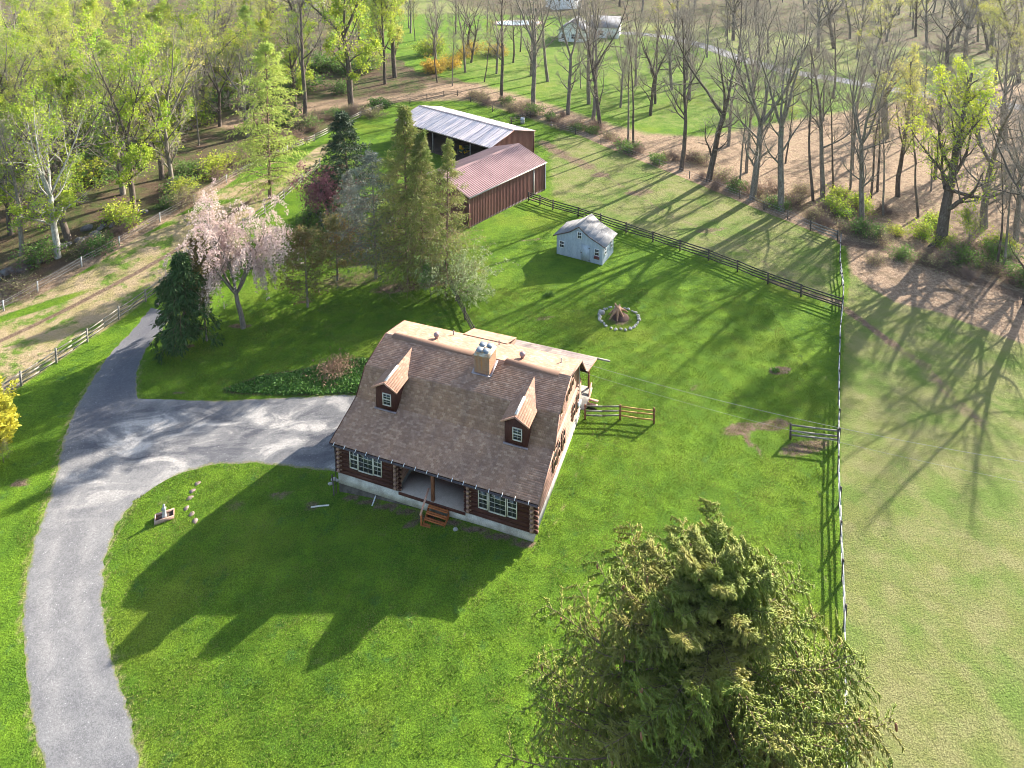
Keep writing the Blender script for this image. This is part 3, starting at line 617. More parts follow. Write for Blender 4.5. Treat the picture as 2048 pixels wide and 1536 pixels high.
def window(parent, axis, c, pos, z0, z1, wd, cols, rows, mat_f='trim', frame=.055, dbl=False, deep=False):
    """axis 'f': wall facing -b at b=pos, centre a=c; axis 'g': wall facing +a at a=pos, centre b=c; 'gm' faces -a."""
    fr = MB(); pn = MB(); hw = wd/2
    def bx(mb, s0, s1, z0_, z1_, o0, o1):
        if axis == 'f': mb.box(c+s0, c+s1, pos-o1, pos-o0, z0_, z1_)
        else: mb.box(pos+o0, pos+o1, c+s0, c+s1, z0_, z1_)
    bx(fr, -hw-frame, -hw, z0-frame, z1+frame, 0, .06); bx(fr, hw, hw+frame, z0-frame, z1+frame, 0, .06)
    bx(fr, -hw, hw, z0-frame, z0, 0, .075); bx(fr, -hw, hw, z1, z1+frame, 0, .06)
    if dbl: bx(fr, -hw, hw, (z0+z1)/2-.03, (z0+z1)/2+.03, 0, .05)
    for i in range(1, cols): s_ = -hw+wd*i/cols; bx(fr, s_-.006, s_+.006, z0, z1, 0, .035)
    for i in range(1, rows):
        zz = z0+(z1-z0)*i/rows
        if dbl and abs(zz-(z0+z1)/2) < .02: continue
        bx(fr, -hw, hw, zz-.006, zz+.006, 0, .032)
    bx(pn, -hw-.01, hw+.01, z0-.01, z1+.01, -.03, .012)
    f = fr.build('window', M[mat_f], parent); pn.build('pane', M['glass'], f); return f
FB = -.045
for cs in ((-13.06, -12.13, -11.20), (-3.42, -2.42, -1.42)):
    window(house, 'f', cs[0], FB, 1.38, 2.62, .56, 2, 4, dbl=True)
    window(house, 'f', cs[1], FB, 1.32, 2.62, 1.10, 3, 4)
    window(house, 'f', cs[2], FB, 1.38, 2.62, .56, 2, 4, dbl=True)
for c, z0, z1, wd in ((8.35, 4.05, 5.25, .7), (9.45, 4.05, 5.2, .7), (6.3, 4.0, 5.15, .75), (4.5, 1.45, 2.7, .7), (5.4, 1.45, 2.7, .7), (6.75, 1.35, 2.6, .75), (9.6, 1.5, 2.6, .7), (10.75, 1.4, 2.6, .6)):
    window(house, 'g', c, .05 if z1 < 3.5 else -.055, z0, z1, wd, 2, 2, 'log_end', .045, dbl=True)
# porch: floor, post, back door, steps, rail
mb = MB(); mb.box(PA+.12, PB-.12, -.02, 2.5, .55, .62); mb.build('porch_floor', M['porch'], house)
mb = MB(); mb.box(PA+.1, PB-.1, -.06, -.025, .40, .60); mb.build('porch_edge_board', M['board'], house)
mb = MB(); mb.box(-7.2, -6.99, .0, .2, .62, 2.98); mb.build('porch_post', M['post_wood'], house)
mb = MB(); mb.box(-7.6, -6.7, 2.40, 2.46, .62, 2.7); dr = mb.build('door', M['redwood'], house)
mb = MB(); mb.lathe((-6.85, 2.36, 1.65), [(0, -.04), (.04, -.03), (.045, 0), (.03, .04), (0, .05)], 8); mb.build('handle', M['steel'], dr)
mb = MB(); mb.box(PA, PB, .05, 2.55, 2.86, 2.91); mb.build('porch_ceiling', M['board'], house)
mb = MB(); y = -.08
for k in range(4):
    z = .46-.21*k
    for p_ in range(2): mb.box(-7.28, -5.86, -.08-.27*(k+1)+.135*p_+.004, -.08-.27*(k+1)+.135*(p_+1)-.006, z-.04, z)
    mb.box(-7.24, -5.90, -.08-.27*k-.03, -.08-.27*k-.006, z-.21, z-.045)
for a in (-7.30, -5.84):
    V = [(a+o, b, z) for o in (-.02, .02) for b, z in ((-.075, .44), (-1.18, -.32), (-1.18, -.75), (-.075, -.6))]
    mb.add(V, [(0, 1, 2, 3), (7, 6, 5, 4), (0, 4, 5, 1), (1, 5, 6, 2), (2, 6, 7, 3), (3, 7, 4, 0)])
st = mb.build('porch_steps', M['redwood'], house)
mb = MB(); mb.beam((-7.36, .02, 1.50), (-7.36, -1.25, .62), .13, .045); mb.build('handrail', M['rail_wood'], st)
mb = MB(); mb.box(-7.41, -7.31, -1.15, -1.05, -.75, .70); mb.build('newel_post', M['redwood'], st)
# dormers
for c in (-12.1, -2.155):
    d = MB(); hw, b0, ze, zp = .80, 2.70, 5.66, 6.20
    pr = [(-hw, 3.7), (hw, 3.7), (hw, ze), (0, zp-.04), (-hw, ze)]
    V = [(c+s_, b, z) for b in (b0, 4.9) for s_, z in pr]
    d.add(V, [(i, (i+1) % 5, (i+1) % 5+5, i+5) for i in range(5)], [(0, 2, 1), (0, 3, 2), (0, 4, 3)])
    do = d.build('dormer', M['board'], house)
    r_ = MB()
    for sg in (-1, 1):
        # slope from eave to ridge, running back until it meets the main roof
        L = math.hypot(hw+.2, zp-ze+.12); n = 7
        for i in range(n):
            f0, f1 = i/n, (i+1)/n+.01
            e0 = np.array([c+sg*(hw+.22)*(1-f0), zp+.03-(zp-ze+.10)*(1-f0)]); e1 = np.array([c+sg*(hw+.22)*(1-f1), zp+.03-(zp-ze+.10)*(1-f1)])
            bb = lambda z: 4.45+(z-5.69)/.2336+.12 if z > 5.69 else 4.45+(z-5.69)*1.39/1.64+.12
            yb0, yb1 = bb(e0[1]), bb(e1[1])
            V = [(e0[0], 2.52, e0[1]), (e0[0], 2.52, e0[1]+.012), (e1[0], 2.52, e1[1]), (e0[0], yb0, e0[1]), (e0[0], yb0, e0[1]+.012), (e1[0], yb1, e1[1]), (e0[0], 2.52, e0[1]-.07), (e1[0], 2.52, e1[1]-.07), (e0[0], yb0, e0[1]-.07), (e1[0], yb1, e1[1]-.07)]
            q = [(0, 3, 4, 1), (1, 4, 5, 2), (6, 0, 2, 7), (6, 7, 9, 8), (0, 6, 8, 3)]
            uv = [[(0, f0)]*4, [(2.52, i*.15+.001), (yb0, i*.15+.001), (yb1, i*.15+.149), (2.52, i*.15+.149)], [(0, f0)]*4, [(0, f0)]*4, [(0, f0)]*4]
            r_.add(V, q if sg > 0 else [t[::-1] for t in q], uvq=uv if sg > 0 else [t[::-1] for t in uv])
    ro = r_.build('dormer_roof', M['shingle'], do)
    m_ = MB(); m_.add([(c-.10, 2.72, zp-.01), (c, 2.72, zp+.055), (c+.10, 2.72, zp-.01), (c-.10, 4.55, zp-.01), (c, 4.55, zp+.055), (c+.10, 4.55, zp-.01)], [(0, 1, 4, 3), (1, 2, 5, 4)], [(0, 2, 1), (3, 4, 5)]); m_.build('ridge_vent', M['trim'], do)
    m_ = MB()
    for sg in (-1, 1): m_.beam((c+sg*1.03, 2.50, ze-.06), (c, 2.50, zp-.02), .04, .12)
    m_.build('rake_board', M['rail_wood'], do)
    m_ = MB(); m_.box(c-hw-.08, c+hw+.08, b0-.13, b0-.005, 3.955, 3.99+.03); m_.build('flashing', M['flash'], do)
    f = window(do, 'f', c+.12, b0-.004, 4.42, 5.22, .56, 2, 4, dbl=True, frame=.06)
# chimney
ch = MB(); a0, a1, b0, b1, zb, zt_ = -6.52, -5.34, 5.95, 7.30, 5.6, 7.42
P4 = [(a0, b0), (a1, b0), (a1, b1), (a0, b1)]; pr_ = 0
for i in range(4):
    (xa, ya), (xb, yb) = P4[i], P4[(i+1) % 4]; L = math.hypot(xb-xa, yb-ya)
    ch.add([(xa, ya, zb), (xb, yb, zb), (xb, yb, zt_), (xa, ya, zt_)], [(0, 1, 2, 3)], uvq=[[(pr_, zb), (pr_+L, zb), (pr_+L, zt_), (pr_, zt_)]]); pr_ += L
cho = ch.build('chimney', M['brick'], house)
mb = MB(); mb.box(a0-.05, a1+.05, b0-.05, b1+.05, zt_, zt_+.10); mb.box(a0+.05, a1-.05, b0+.05, b1-.05, zt_+.10, zt_+.15); mb.build('chimney_cap', M['cap'], cho)
for k, (fa, fb) in enumerate(((-6.22, 6.28), (-5.70, 6.28), (-6.25, 6.92), (-5.68, 6.95))):
    mb = MB()
    for sx in (-1, 1):
        for sy in (-1, 1): mb.box(fa+sx*.13-.012, fa+sx*.13+.012, fb+sy*.13-.012, fb+sy*.13+.012, zt_+.14, zt_+.30)
    mb.box(fa-.15, fa+.15, fb-.15, fb+.15, zt_+.12, zt_+.19)
    zz = zt_+.30; V = [(fa-.23, fb-.23, zz), (fa+.23, fb-.23, zz), (fa+.23, fb+.23, zz+.03), (fa-.23, fb+.23, zz+.03)]; V += [(x, y_, q+.025) for x, y_, q in V]
    mb.add(V, [(0, 3, 2, 1), (4, 5, 6, 7), (0, 1, 5, 4), (1, 2, 6, 5), (2, 3, 7, 6), (3, 0, 4, 7)])
    mb.build('flue_cap', M['slate'], cho)
mb = MB(); zf = lambda b: 5.69+(b-4.45)*.2336
mb.beam((a0-.10, b0-.09, zf(b0-.09)+.06), (a1+.10, b0-.09, zf(b0-.09)+.06), .22, .035)
for a in (a0-.09, a1+.09): mb.beam((a, b0-.15, zf(b0-.15)+.06), (a, b1, zf(b1)+.06), .2, .03)
mb.build('flashing', M['flash'], cho)
for a, b in ((-10.86, 8.56), (-3.68, 8.56)):
    z = 6.40-(b-7.49)*.2336; mb = MB(); mb.lathe((a, b, z-.05), [(.10, 0), (.13, .18), (.19, .24), (.24, .33), (.23, .43), (.15, .52), (0, .55)], 14); mb.build('roof_vent', M['tan_vent'], house, True)
for a, b in ((-10.0, 9.9), (-.85, 9.3), (-6.1, 9.95)):
    z = 6.40-(b-7.49)*.2336; mb = MB(); mb.lathe((a, b, z-.05), [(.05, 0), (.05, .42), (.035, .42), (.0, .40)], 8); mb.build('vent_pipe', M['stone'] if a > -6 else M['tan_vent'], house, True)
# rear additions
mb = MB(); v = courses(mb, (12.55, 4.95), (10.35, 5.78), -9.35, -5.55, 40); mb.box(-9.33, -5.57, 10.5, 12.5, 4.72, 4.90); mb.box(-9.1, -5.8, 10.6, 12.2, 3.4, 4.75)
mb.build('rear_dormer', M['shingle'], house)
mb = MB(); v = courses(mb, (15.15, 2.95), (11.8, 3.95), -6.65, .62, 60, .45, .012); rp = mb.build('rear_porch_roof', M['porch_shingle'], house)
mb = MB(); mb.add([(-6.64, 15.14, 2.93), (.61, 15.14, 2.93), (.61, 11.8, 3.93), (-6.64, 11.8, 3.93)]+[(-6.64, 15.14, 2.80), (.61, 15.14, 2.80), (.61, 11.8, 3.80), (-6.64, 11.8, 3.80)], [(0, 1, 5, 4), (1, 2, 6, 5), (3, 0, 4, 7), (7, 4, 5, 6)]); mb.build('porch_roof_deck', M['rail_wood'], rp)
mb = MB(); mb.beam((-6.7, 15.2, 2.86), (1.68, 15.2, 2.84), .13, .10); mb.build('rear_gutter', M['fence_grey'], house)
for a in (-6.4, -3.1, .05): mb = MB(); mb.box(a-.07, a+.07, 14.5, 14.64, .5, 3.1); mb.build('rear_porch_post', M['post_wood'], house)
mb = MB(); mb.box(-6.5, .35, HD, 14.7, .42, .52); mb.build('rear_deck', M['fence_grey'], house)
mb = MB(); mb.beam((.28, 14.6, 1.0), (.28, 12.9, .12), .1, .16); mb.beam((.28, 14.6, .36), (.28, 12.7, -.2), .06, .28)
for k in range(3): mb.box(.1, 1.1, 12.8+.3*k, 13.05+.3*k, -.05+.17*k, 0+.17*k)
mb.build('rear_steps', M['rail_wood'], house)
mb = MB(); mb.tubes([[(.07, 11.3, 4.9), (.07, 11.3, 2.2), (.07, 11.3, 1.4)]], [[.035]*3], 6); mb.build('conduit', M['steel'], house)
mb = MB(); mb.box(.0, .20, 11.15, 11.45, 1.3, 1.75); mb.box(.03, .16, 10.85, 11.05, 1.4, 1.8); mb.build('meter_box', M['white'], house)

# ------------------------------------------------------------------ barns
def ribbed(mb, o, u_, v_, lu, lv, nrm, period=.3, h=.035, mi=0, top=.35):
    o, u_, v_, nrm = (np.asarray(q, float) for q in (o, u_, v_, nrm)); n = max(1, round(lu/period)); per = lu/n
    prof = []
    for i in range(n): prof += [(i*per, 0), (i*per+per*(.5-top/2-.08), 0), (i*per+per*(.5-top/2), h), (i*per+per*(.5+top/2), h), (i*per+per*(.5+top/2+.08), 0)]
    prof.append((lu, 0))
    V = []; uv = []
    for s_, hh in prof:
        for t in (0, lv): V.append(o+u_*s_+v_*t+nrm*hh)
    Q = [(2*i, 2*i+2, 2*i+3, 2*i+1) for i in range(len(prof)-1)]
    uvq = [[(prof[i][0], 0), (prof[i+1][0], 0), (prof[i+1][0], lv), (prof[i][0], lv)] for i in range(len(prof)-1)]
    mb.add(V, Q, mi=mi, uvq=uvq)
def gable_panel(mb, a, D, h, p, per=.3, mi=0, sgn=1, zb=-1.0):
    n = round(D/per); pr = D/n
    for i in range(n):
        b0, b1 = i*pr, (i+1)*pr
        zt0, zt1 = (h+(p-h)*(1-abs(b-D/2)/(D/2)) for b in (b0, b1)); m0, m1 = b0+pr*.3, b0+pr*.7
        zm0, zm1 = (h+(p-h)*(1-abs(b-D/2)/(D/2)) for b in (m0, m1)); e = .03*sgn
        V = [(a, b0, zb), (a, m0, zb), (a+e, m0+.03, zb), (a+e, m1-.03, zb), (a, m1, zb), (a, b1, zb), (a, b0, zt0), (a, m0, zm0), (a+e, m0+.03, zm0), (a+e, m1-.03, zm1), (a, m1, zm1), (a, b1, zt1)]
        mb.add(V, [(k, k+1, k+7, k+6) for k in range(5)], mi=mi)
def barn(name, label, loc, yaw, W, D, h, p, roofmat, open_front, per_roof):
    e = empty(name, loc, yaw, label, 'barn'); zb = -1.2; ov = .22
    w_ = MB(); gable_panel(w_, 0, D, h, p, sgn=1, zb=zb); gable_panel(w_, -W, D, h, p, sgn=-1, zb=zb)
    ribbed(w_, (-W, D, zb), (1, 0, 0), (0, 0, 1), W, h-zb, (0, 1, 0))
    if not open_front: ribbed(w_, (-W, 0, zb), (1, 0, 0), (0, 0, 1), W, h-zb, (0, -1, 0), .30)
    w_.build('wall', M['barn_side'], e)
    if open_front:
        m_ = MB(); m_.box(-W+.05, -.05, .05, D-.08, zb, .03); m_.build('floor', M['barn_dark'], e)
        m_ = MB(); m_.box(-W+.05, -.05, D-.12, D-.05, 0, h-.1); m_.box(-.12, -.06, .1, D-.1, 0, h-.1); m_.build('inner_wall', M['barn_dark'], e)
        for k in range(6): m_ = MB(); a = -.15-k*(W-.3)/5; m_.box(a-.08, a+.08, .02, .18, -.5, h-.05); m_.build('post', M['fence_grey'], e)
        m_ = MB(); m_.box(-W, 0, -.03, .0, h-.35, h-.02); m_.build('fascia', M['barn_side'], e)
    else:
        m_ = MB(); m_.box(-W, 0, -.02, .05, -.25, .18); m_.build('base_board', M['fence_grey'], e)
    r_ = MB(); sl = math.hypot(D/2+ov, (p-h)*(1+2*ov/D)); dz = (p-h)/(D/2)
    nv = np.array([0, -dz, 1])/math.hypot(1, dz); vv = np.array([0, 1, dz])/math.hypot(1, dz)
    ribbed(r_, (-W-ov, -ov, h-ov*dz+.02), (1, 0, 0), vv, W+2*ov, sl, nv, per_roof)
    nv2 = nv*np.array([1, -1, 1]); vv2 = vv*np.array([1, -1, 1])
    ribbed(r_, (-W-ov, D+ov, h-ov*dz+.02), (1, 0, 0), vv2, W+2*ov, sl, nv2, per_roof)
    ro = r_.build('roof', roofmat, e)
    m_ = MB()
    for sgn in (-1, 1):
        V = [(a, D/2, p+.075) for a in (-W-ov, ov)]+[(a, D/2+sgn*.32, p+.062-.32*dz) for a in (-W-ov, ov)]; m_.add(V, [(0, 1, 3, 2) if sgn < 0 else (2, 3, 1, 0)])
    m_.build('ridge_cap', roofmat, ro)
    for a in (-W-ov-.01, ov+.01):
        m_ = MB(); m_.beam((a, -ov, h-ov*dz-.03), (a, D/2, p-.03), .03, .16); m_.beam((a, D+ov, h-ov*dz-.03), (a, D/2, p-.03), .03, .16); m_.build('rake_trim', M['barn_roof'], e)
    m_ = MB(); m_.beam((-W-ov, -ov-.06, h-ov*dz-.03), (ov, -ov-.06, h-ov*dz-.03), .12, .10); m_.build('gutter', M['trim'] if not open_front else M['fence_grey'], e)
    for a in (0.03, -W-.03):
        for b in (-.03, D+.03): m_ = MB(); m_.box(a-.06, a+.06, b-.06, b+.06, zb, h-.02); m_.build('corner_trim', M['barn_side'], e)
    return e
b1 = barn('red_roofed_barn', 'brown metal barn with faded red ribbed roof, behind the tall spruces', (4.602, 96.286, 0), .881, 15.683, 9.656, 4.119, 5.68, M['barn_roof'], False, .36)
m_ = MB(); m_.box(-2.62, -2.46, -.11, -.05, 0.05, 3.95); m_.build('door_edge_post', M['fence_pale'], b1)
m_ = MB(); m_.tubes([[(.12, -.12, 3.9), (.12, -.12, .1)]], [[.06, .06]], 6); m_.build('downspout', M['white'], b1)
m_ = MB(); m_.box(-4.9, -2.4, -.10, -.06, 3.78, 3.90); m_.build('door_track', M['gutter'], b1)
b2 = barn('open_front_barn', 'long open-fronted brown barn with pale streaked metal roof', (-3.222, 103.13, 0), -.694, 21.311, 10.53, 3.846, 5.229, M['old_roof'], True, .5)

# small tractor under the open barn's roof
p = at(920, 309); tr = empty('garden_tractor', (p[0]+.6, p[1]+.7, .04), .9, 'small green tractor with yellow seat parked inside the open-fronted barn', 'tractor')
m_ = MB(); m_.box(-.9, .15, -.32, .32, .45, .62); V = [(.15, -.3, .45), (1.2, -.26, .45), (1.2, .26, .45), (.15, .3, .45), (.15, -.3, 1.0), (1.1, -.24, .92), (1.1, .24, .92), (.15, .3, 1.0)]
m_.add(V, [(0, 3, 2, 1), (4, 5, 6, 7), (0, 1, 5, 4), (1, 2, 6, 5), (2, 3, 7, 6), (3, 0, 4, 7)]); m_.build('body', M['tractor_green'], tr)
m_ = MB(); m_.box(-.75, -.2, -.3, .3, .78, .92); m_.box(-.85, -.70, -.3, .3, .85, 1.45); m_.build('seat', M['tractor_yellow'], tr)
m_ = MB(); m_.tubes([[(.25, 0, .95), (.05, 0, 1.25)]], [[.03, .03]], 6); an = np.linspace(0, 2*np.pi, 13); m_.tubes([np.stack([.05+.1*np.cos(an), .2*np.sin(an), 1.25+.15*np.cos(an)], 1)], [np.full(13, .02)], 5); m_.build('steering_wheel', M['tyre'], tr)
m_ = MB(); m_.box(-.6, .6, -.65, .65, .18, .34); m_.build('mower_deck', M['tractor_yellow'], tr)
for (x, y, r_) in ((-.55, -.5, .42), (-.55, .5, .42), (.9, -.42, .26), (.9, .42, .26)):
    m_ = MB(); an = np.linspace(0, 2*np.pi, 15); m_.tubes([np.stack([x+r_*.72*np.cos(an), np.full(15, y), r_+r_*.72*np.sin(an)], 1)], [np.full(15, r_*.28)], 6); wh = m_.build('wheel', M['tyre'], tr)
    m_ = MB(); V = [(x, y+(-.06 if y < 0 else .06), r_)]+[(x+r_*.5*math.cos(q), y+(-.05 if y < 0 else .05), r_+r_*.5*math.sin(q)) for q in an[:-1]]; m_.add(V, None, [(0, 1+i, 1+(i+1) % 14) if y > 0 else (0, 1+(i+1) % 14, 1+i) for i in range(14)]); m_.build('rim', M['tractor_yellow'], wh)

# ------------------------------------------------------------------ pale shed
sh = empty('garden_shed', (10.151, 74.82, 0), -.495, 'pale blue-grey garden shed with curved grey roof in the lawn', 'shed')
SW, SDp, SHh, SP = 5.64, 3.505, 2.408, 4.083
half = [(0, SP), (.55, 3.66), (1.1, 3.27), (1.75, 2.96), (2.4, 2.70), (3.22, 2.33)]
prof = [(-SW/2-d, z) for d, z in half[::-1]]+[(-SW/2+d, z) for d, z in half[1:]]
m_ = MB()
ws = [(-SW, SHh-.0)]+[q for q in prof if -SW < q[0] < 0]+[(0, SHh)]
top = [(a, z-.05) for a, z in ws]
for b, rev in ((0, False), (SDp, True)):
    V = [(a, b, z) for a, z in top]+[(a, b, -.35) for a, z in top]; n = len(top)
    q = [(n+i, n+i+1, i+1, i) for i in range(n-1)]; m_.add(V, q if not rev else [t[::-1] for t in q])
for a in (-SW, 0):
    m_.add([(a, 0, -.35), (a, SDp, -.35), (a, SDp, SHh-.05), (a, 0, SHh-.05)], [(0, 1, 2, 3) if a == 0 else (3, 2, 1, 0)])
for k in range(29): a = -SW+.1+k*(SW-.2)/28; zt1 = np.interp(a, [q[0] for q in top], [q[1] for q in top]); m_.box(a-.012, a+.012, -.014, -.001, -.1, zt1)
for k in range(17): b = .1+k*(SDp-.2)/16; m_.box(.001, .014, b-.012, b+.012, -.1, SHh-.08)
m_.build('wall', M['shed_side'], sh)
m_ = MB(); b0, b1_ = -.20, SDp+.22
for i in range(len(prof)-1):
    (a0, z0), (a1, z1) = prof[i], prof[i+1]
    V = [(a0, b0, z0), (a1, b0, z1), (a1, b1_, z1), (a0, b1_, z0), (a0, b0, z0-.07), (a1, b0, z1-.07), (a1, b1_, z1-.07), (a0, b1_, z0-.07)]
    m_.add(V, [(0, 1, 2, 3), (7, 6, 5, 4), (0, 4, 5, 1), (2, 6, 7, 3)]+([(3, 7, 4, 0)] if i == 0 else [])+([(1, 5, 6, 2)] if i == len(prof)-2 else []))
ro = m_.build('roof', M['shed_roof'], sh)
for i in (1, 2, 3, 4, 6, 7, 8, 9):
    a, z = prof[i]; m_ = MB(); m_.box(a-.03, a+.03, b0, b1_, z+.001, z+.012); m_.build('roof_seam', M['fence_pale'] if i > 5 else M['shed_roof'], ro)
m_ = MB()
for i in range(len(prof)-1): m_.beam((prof[i][0], b0-.015, prof[i][1]-.06), (prof[i+1][0], b0-.015, prof[i+1][1]-.06), .03, .12)
m_.build('rake_trim', M['gutter'], sh)
window(sh, 'f', -4.98, -.015, 1.05, 1.75, .50, 2, 2, 'white', .06, True); window(sh, 'f', -2.78, -.015, 2.62, 3.32, .44, 2, 2, 'white', .06, True); window(sh, 'f', -.66, -.015, 1.10, 1.80, .44, 2, 2, 'white', .06, True)
window(sh, 'g', .75, .015, 1.05, 1.75, .5, 2, 2, 'white', .06, True); window(sh, 'g', 2.75, .015, 1.05, 1.75, .5, 2, 2, 'white', .06, True)
m_ = MB(); m_.box(-2.55, -1.55, -.04, -.016, .05, 1.98); dr = m_.build('door', M['shed_side'], sh)
m_ = MB()
for a in (-2.58, -1.54): m_.box(a-.03, a+.03, -.05, -.041, 0, 2.05)
m_.box(-2.6, -1.5, -.05, -.041, 2.0, 2.06); m_.build('door_frame', M['shed_side'], dr)
for z in (.3, 1.7): m_ = MB(); m_.box(-1.68, -1.52, -.065, -.051, z-.03, z+.03); m_.build('hinge', M['gutter'], dr)
m_ = MB(); m_.box(-2.62, -2.50, -.08, -.051, .95, 1.05); m_.build('handle', M['gutter'], dr)
m_ = MB(); m_.box(-.96, -.36, -.22, -.02, .72, .92); fbx = m_.build('flower_box', M['post_wood'], sh)
m_ = MB()
def cards(mb, P, Dv, ln, wd, mi=0, roll=None):
    """flat leaf cards: rhombs of length ln along Dv and width wd"""
    P = np.asarray(P, float); N = len(P); Dv = Dv/(np.linalg.norm(Dv, axis=1, keepdims=True)+1e-9)
    rv = rng.normal(size=(N, 3)); A = np.cross(Dv, rv); A /= np.linalg.norm(A, axis=1, keepdims=True)+1e-9
    ln = np.broadcast_to(np.asarray(ln, float), (N,))[:, None]; wd = np.broadcast_to(np.asarray(wd, float), (N,))[:, None]
    V = np.stack([P, P+Dv*ln*.5+A*wd*.5, P+Dv*ln, P+Dv*ln*.5-A*wd*.5], 1).reshape(-1, 3)
    mb.add(V, np.arange(4*N).reshape(N, 4), mi=mi)
Pf = np.column_stack([rng.uniform(-.98, -.34, 60), rng.uniform(-.26, -.02, 60), rng.uniform(.88, 1.02, 60)]); cards(m_, Pf, rng.normal(size=(60, 3))+[0, 0, .5], .12, .09); m_.build('flowers', M['purple'], fbx)

# ------------------------------------------------------------------ fences
def fence(name, label, pts, h, rails, mpost, mrail, group=None, pw=.13, rw=.045, rh=.13, round_=False, droop=.03, lean=.03, mats=None):
    """pts: world points on the ground, one per post"""
    pts = [np.array([p_[0], p_[1], float(zt(p_[0], p_[1]))]) for p_ in pts]
    e = empty(name, pts[0], 0, label, 'fence', group); o = np.array([float(v) for v in pts[0]])
    P = [np.array([p_[0], p_[1], float(zt(p_[0], p_[1]))])-o for p_ in pts]
    for i, p_ in enumerate(P):
        l = rng.normal(0, lean, 2); m_ = MB(); hh = h+rng.normal(0, .04)
        d = (P[min(i+1, len(P)-1)]-P[max(i-1, 0)]); d = d/np.linalg.norm(d[:2])
        m_.beam(p_+(0, 0, -.3), p_+(l[0], l[1], hh), pw, pw, up=(d[0], d[1], 0)); m_.build('post', mpost, e)
    for i in range(len(P)-1):
        d = P[i+1]-P[i]; d2 = d/np.linalg.norm(d[:2])
        for k, z in enumerate(rails):
            j0, j1 = rng.normal(0, droop, 2); m_ = MB(); ov = .08 if not round_ else .03
            a = P[i]-d2*ov+(0, 0, z+j0); b = P[i+1]+d2*ov+(0, 0, z+j1)
            mid = (a+b)/2+(rng.normal(0, .02), rng.normal(0, .02), -abs(rng.normal(0, droop)))
            if round_: m_.tubes([[a, mid, b]], [[rw, rw, rw]], 4)
            else: m_.beam(a, mid, rw, rh); m_.beam(mid, b, rw, rh)
            m_.build('rail', (mats[i] if mats else mrail), e)
    return e
def along(pix, spacing):
    L = np.array([at(x, y)[:2] for x, y in pix]); d = np.r_[0, np.cumsum(np.linalg.norm(np.diff(L, axis=0), axis=1))]; n = max(2, round(d[-1]/spacing)+1)
    t = np.linspace(0, d[-1], n); return [np.array([np.interp(q, d, L[:, 0]), np.interp(q, d, L[:, 1])]) for q in t]
PX = lambda l: [at(x, y) for x, y in l]
fence('rail_fence', 'dark four-rail fence running from the red-roofed barn past the pale shed', PX([(1057, 402), (1080, 410), (1106, 419), (1156, 434), (1202, 449), (1252, 466), (1306, 484), (1360, 502), (1417, 521), (1475, 543), (1536, 568), (1602, 593), (1684, 621)]), 1.35, (.32, .62, .92, 1.22), M['fence_dark'], M['fence_dark'])
side = along([(1681, 487), (1679, 535), (1684, 570), (1687, 602), (1683, 640), (1679, 690), (1677, 760), (1677, 850)], 2.6)+along([(1677, 890), (1676, 950), (1679, 1040), (1684, 1140), (1688, 1250), (1690, 1400), (1692, 1620)], 2.8)
fence('rail_fence', 'long pale weathered fence dividing the lawn from the dry field', side, 1.40, (.42, .80, 1.18), M['fence_dark'], M['fence_pale'], rw=.05, rh=.12)
fence('rail_fence', 'two-span fence beside the house, one span in fresh yellow wood', PX([(1170, 838), (1240, 839), (1308, 847)]), 1.30, (.35, .72, 1.10), M['post_wood'], M['fence_grey'], rw=.045, rh=.11, mats=[M['fence_grey'], M['fence_new']])
fence('rail_fence', 'short one-span grey fence standing out from the long side fence', PX([(1581, 878), (1677, 890)]), 1.30, (.35, .72, 1.10), M['fence_dark'], M['fence_grey'], rw=.05, rh=.12)
fence('rail_fence', 'dark fence going down from the tall spruces to the rear of the house', PX([(902, 578), (912, 602), (930, 640), (948, 676), (962, 705)]), 1.25, (.35, .70, 1.05), M['fence_dark'], M['fence_dark'])
fence('rail_fence', 'grey three-rail paddock fence left of the driveway', PX([(-24, 815), (43, 772), (113, 726), (175, 684), (238, 639), (292, 603), (342, 566), (392, 528), (440, 493), (487, 460), (530, 428), (568, 398), (605, 365), (640, 335)]), 1.42, (.32, .75, 1.2), M['fence_grey'], M['fence_grey'], rw=.05, rh=.11)
fence('wire_fence', 'wire fence with pale posts along the foot of the left wood', PX([(-60, 660), (8, 622), (75, 585), (164, 534), (239, 492), (320, 444), (388, 407), (453, 366), (520, 332), (575, 305)]), 1.25, (.5, .85, 1.15), M['fence_pale'], M['wire'], pw=.11, rw=.014, round_=True)
fence('rail_fence', 'far grey rail fence at the wood behind the tall larch', PX([(585, 300), (629, 283), (680, 256), (720, 236), (765, 218)]), 1.3, (.4, .75, 1.1), M['fence_grey'], M['fence_grey'])
fence('wire_fence', 'dark-posted wire fence along the back of the open-fronted barn', PX([(775, 216), (820, 207), (854, 200), (888, 193), (915, 192), (941, 204), (985, 224), (1020, 247)]), 1.25, (.4, .75, 1.1), M['fence_dark'], M['fence_dark'], rw=.03, round_=True)
fence('rail_fence', 'short dark fence by the grey barrel right of the barns', PX([(1023, 248), (1042, 242), (1061, 236)]), 1.3, (.4, .75, 1.1), M['fence_dark'], M['fence_dark'])
fence('wire_fence', 'wire fence along the brambles at the foot of the right wood', PX([(1102, 255), (1151, 269), (1202, 289), (1258, 312), (1318, 334), (1379, 357), (1430, 378), (1480, 398), (1528, 420), (1575, 438), (1621, 461)]), 1.2, (.35, .7, 1.1), M['fence_dark'], M['wire'], pw=.10, rw=.013, round_=True)
fence('rail_fence', 'dark wooden corner span where the lawn fences meet the wood', PX([(1621, 461), (1675, 482)]), 1.3, (.4, .8, 1.2), M['fence_dark'], M['fence_grey'])

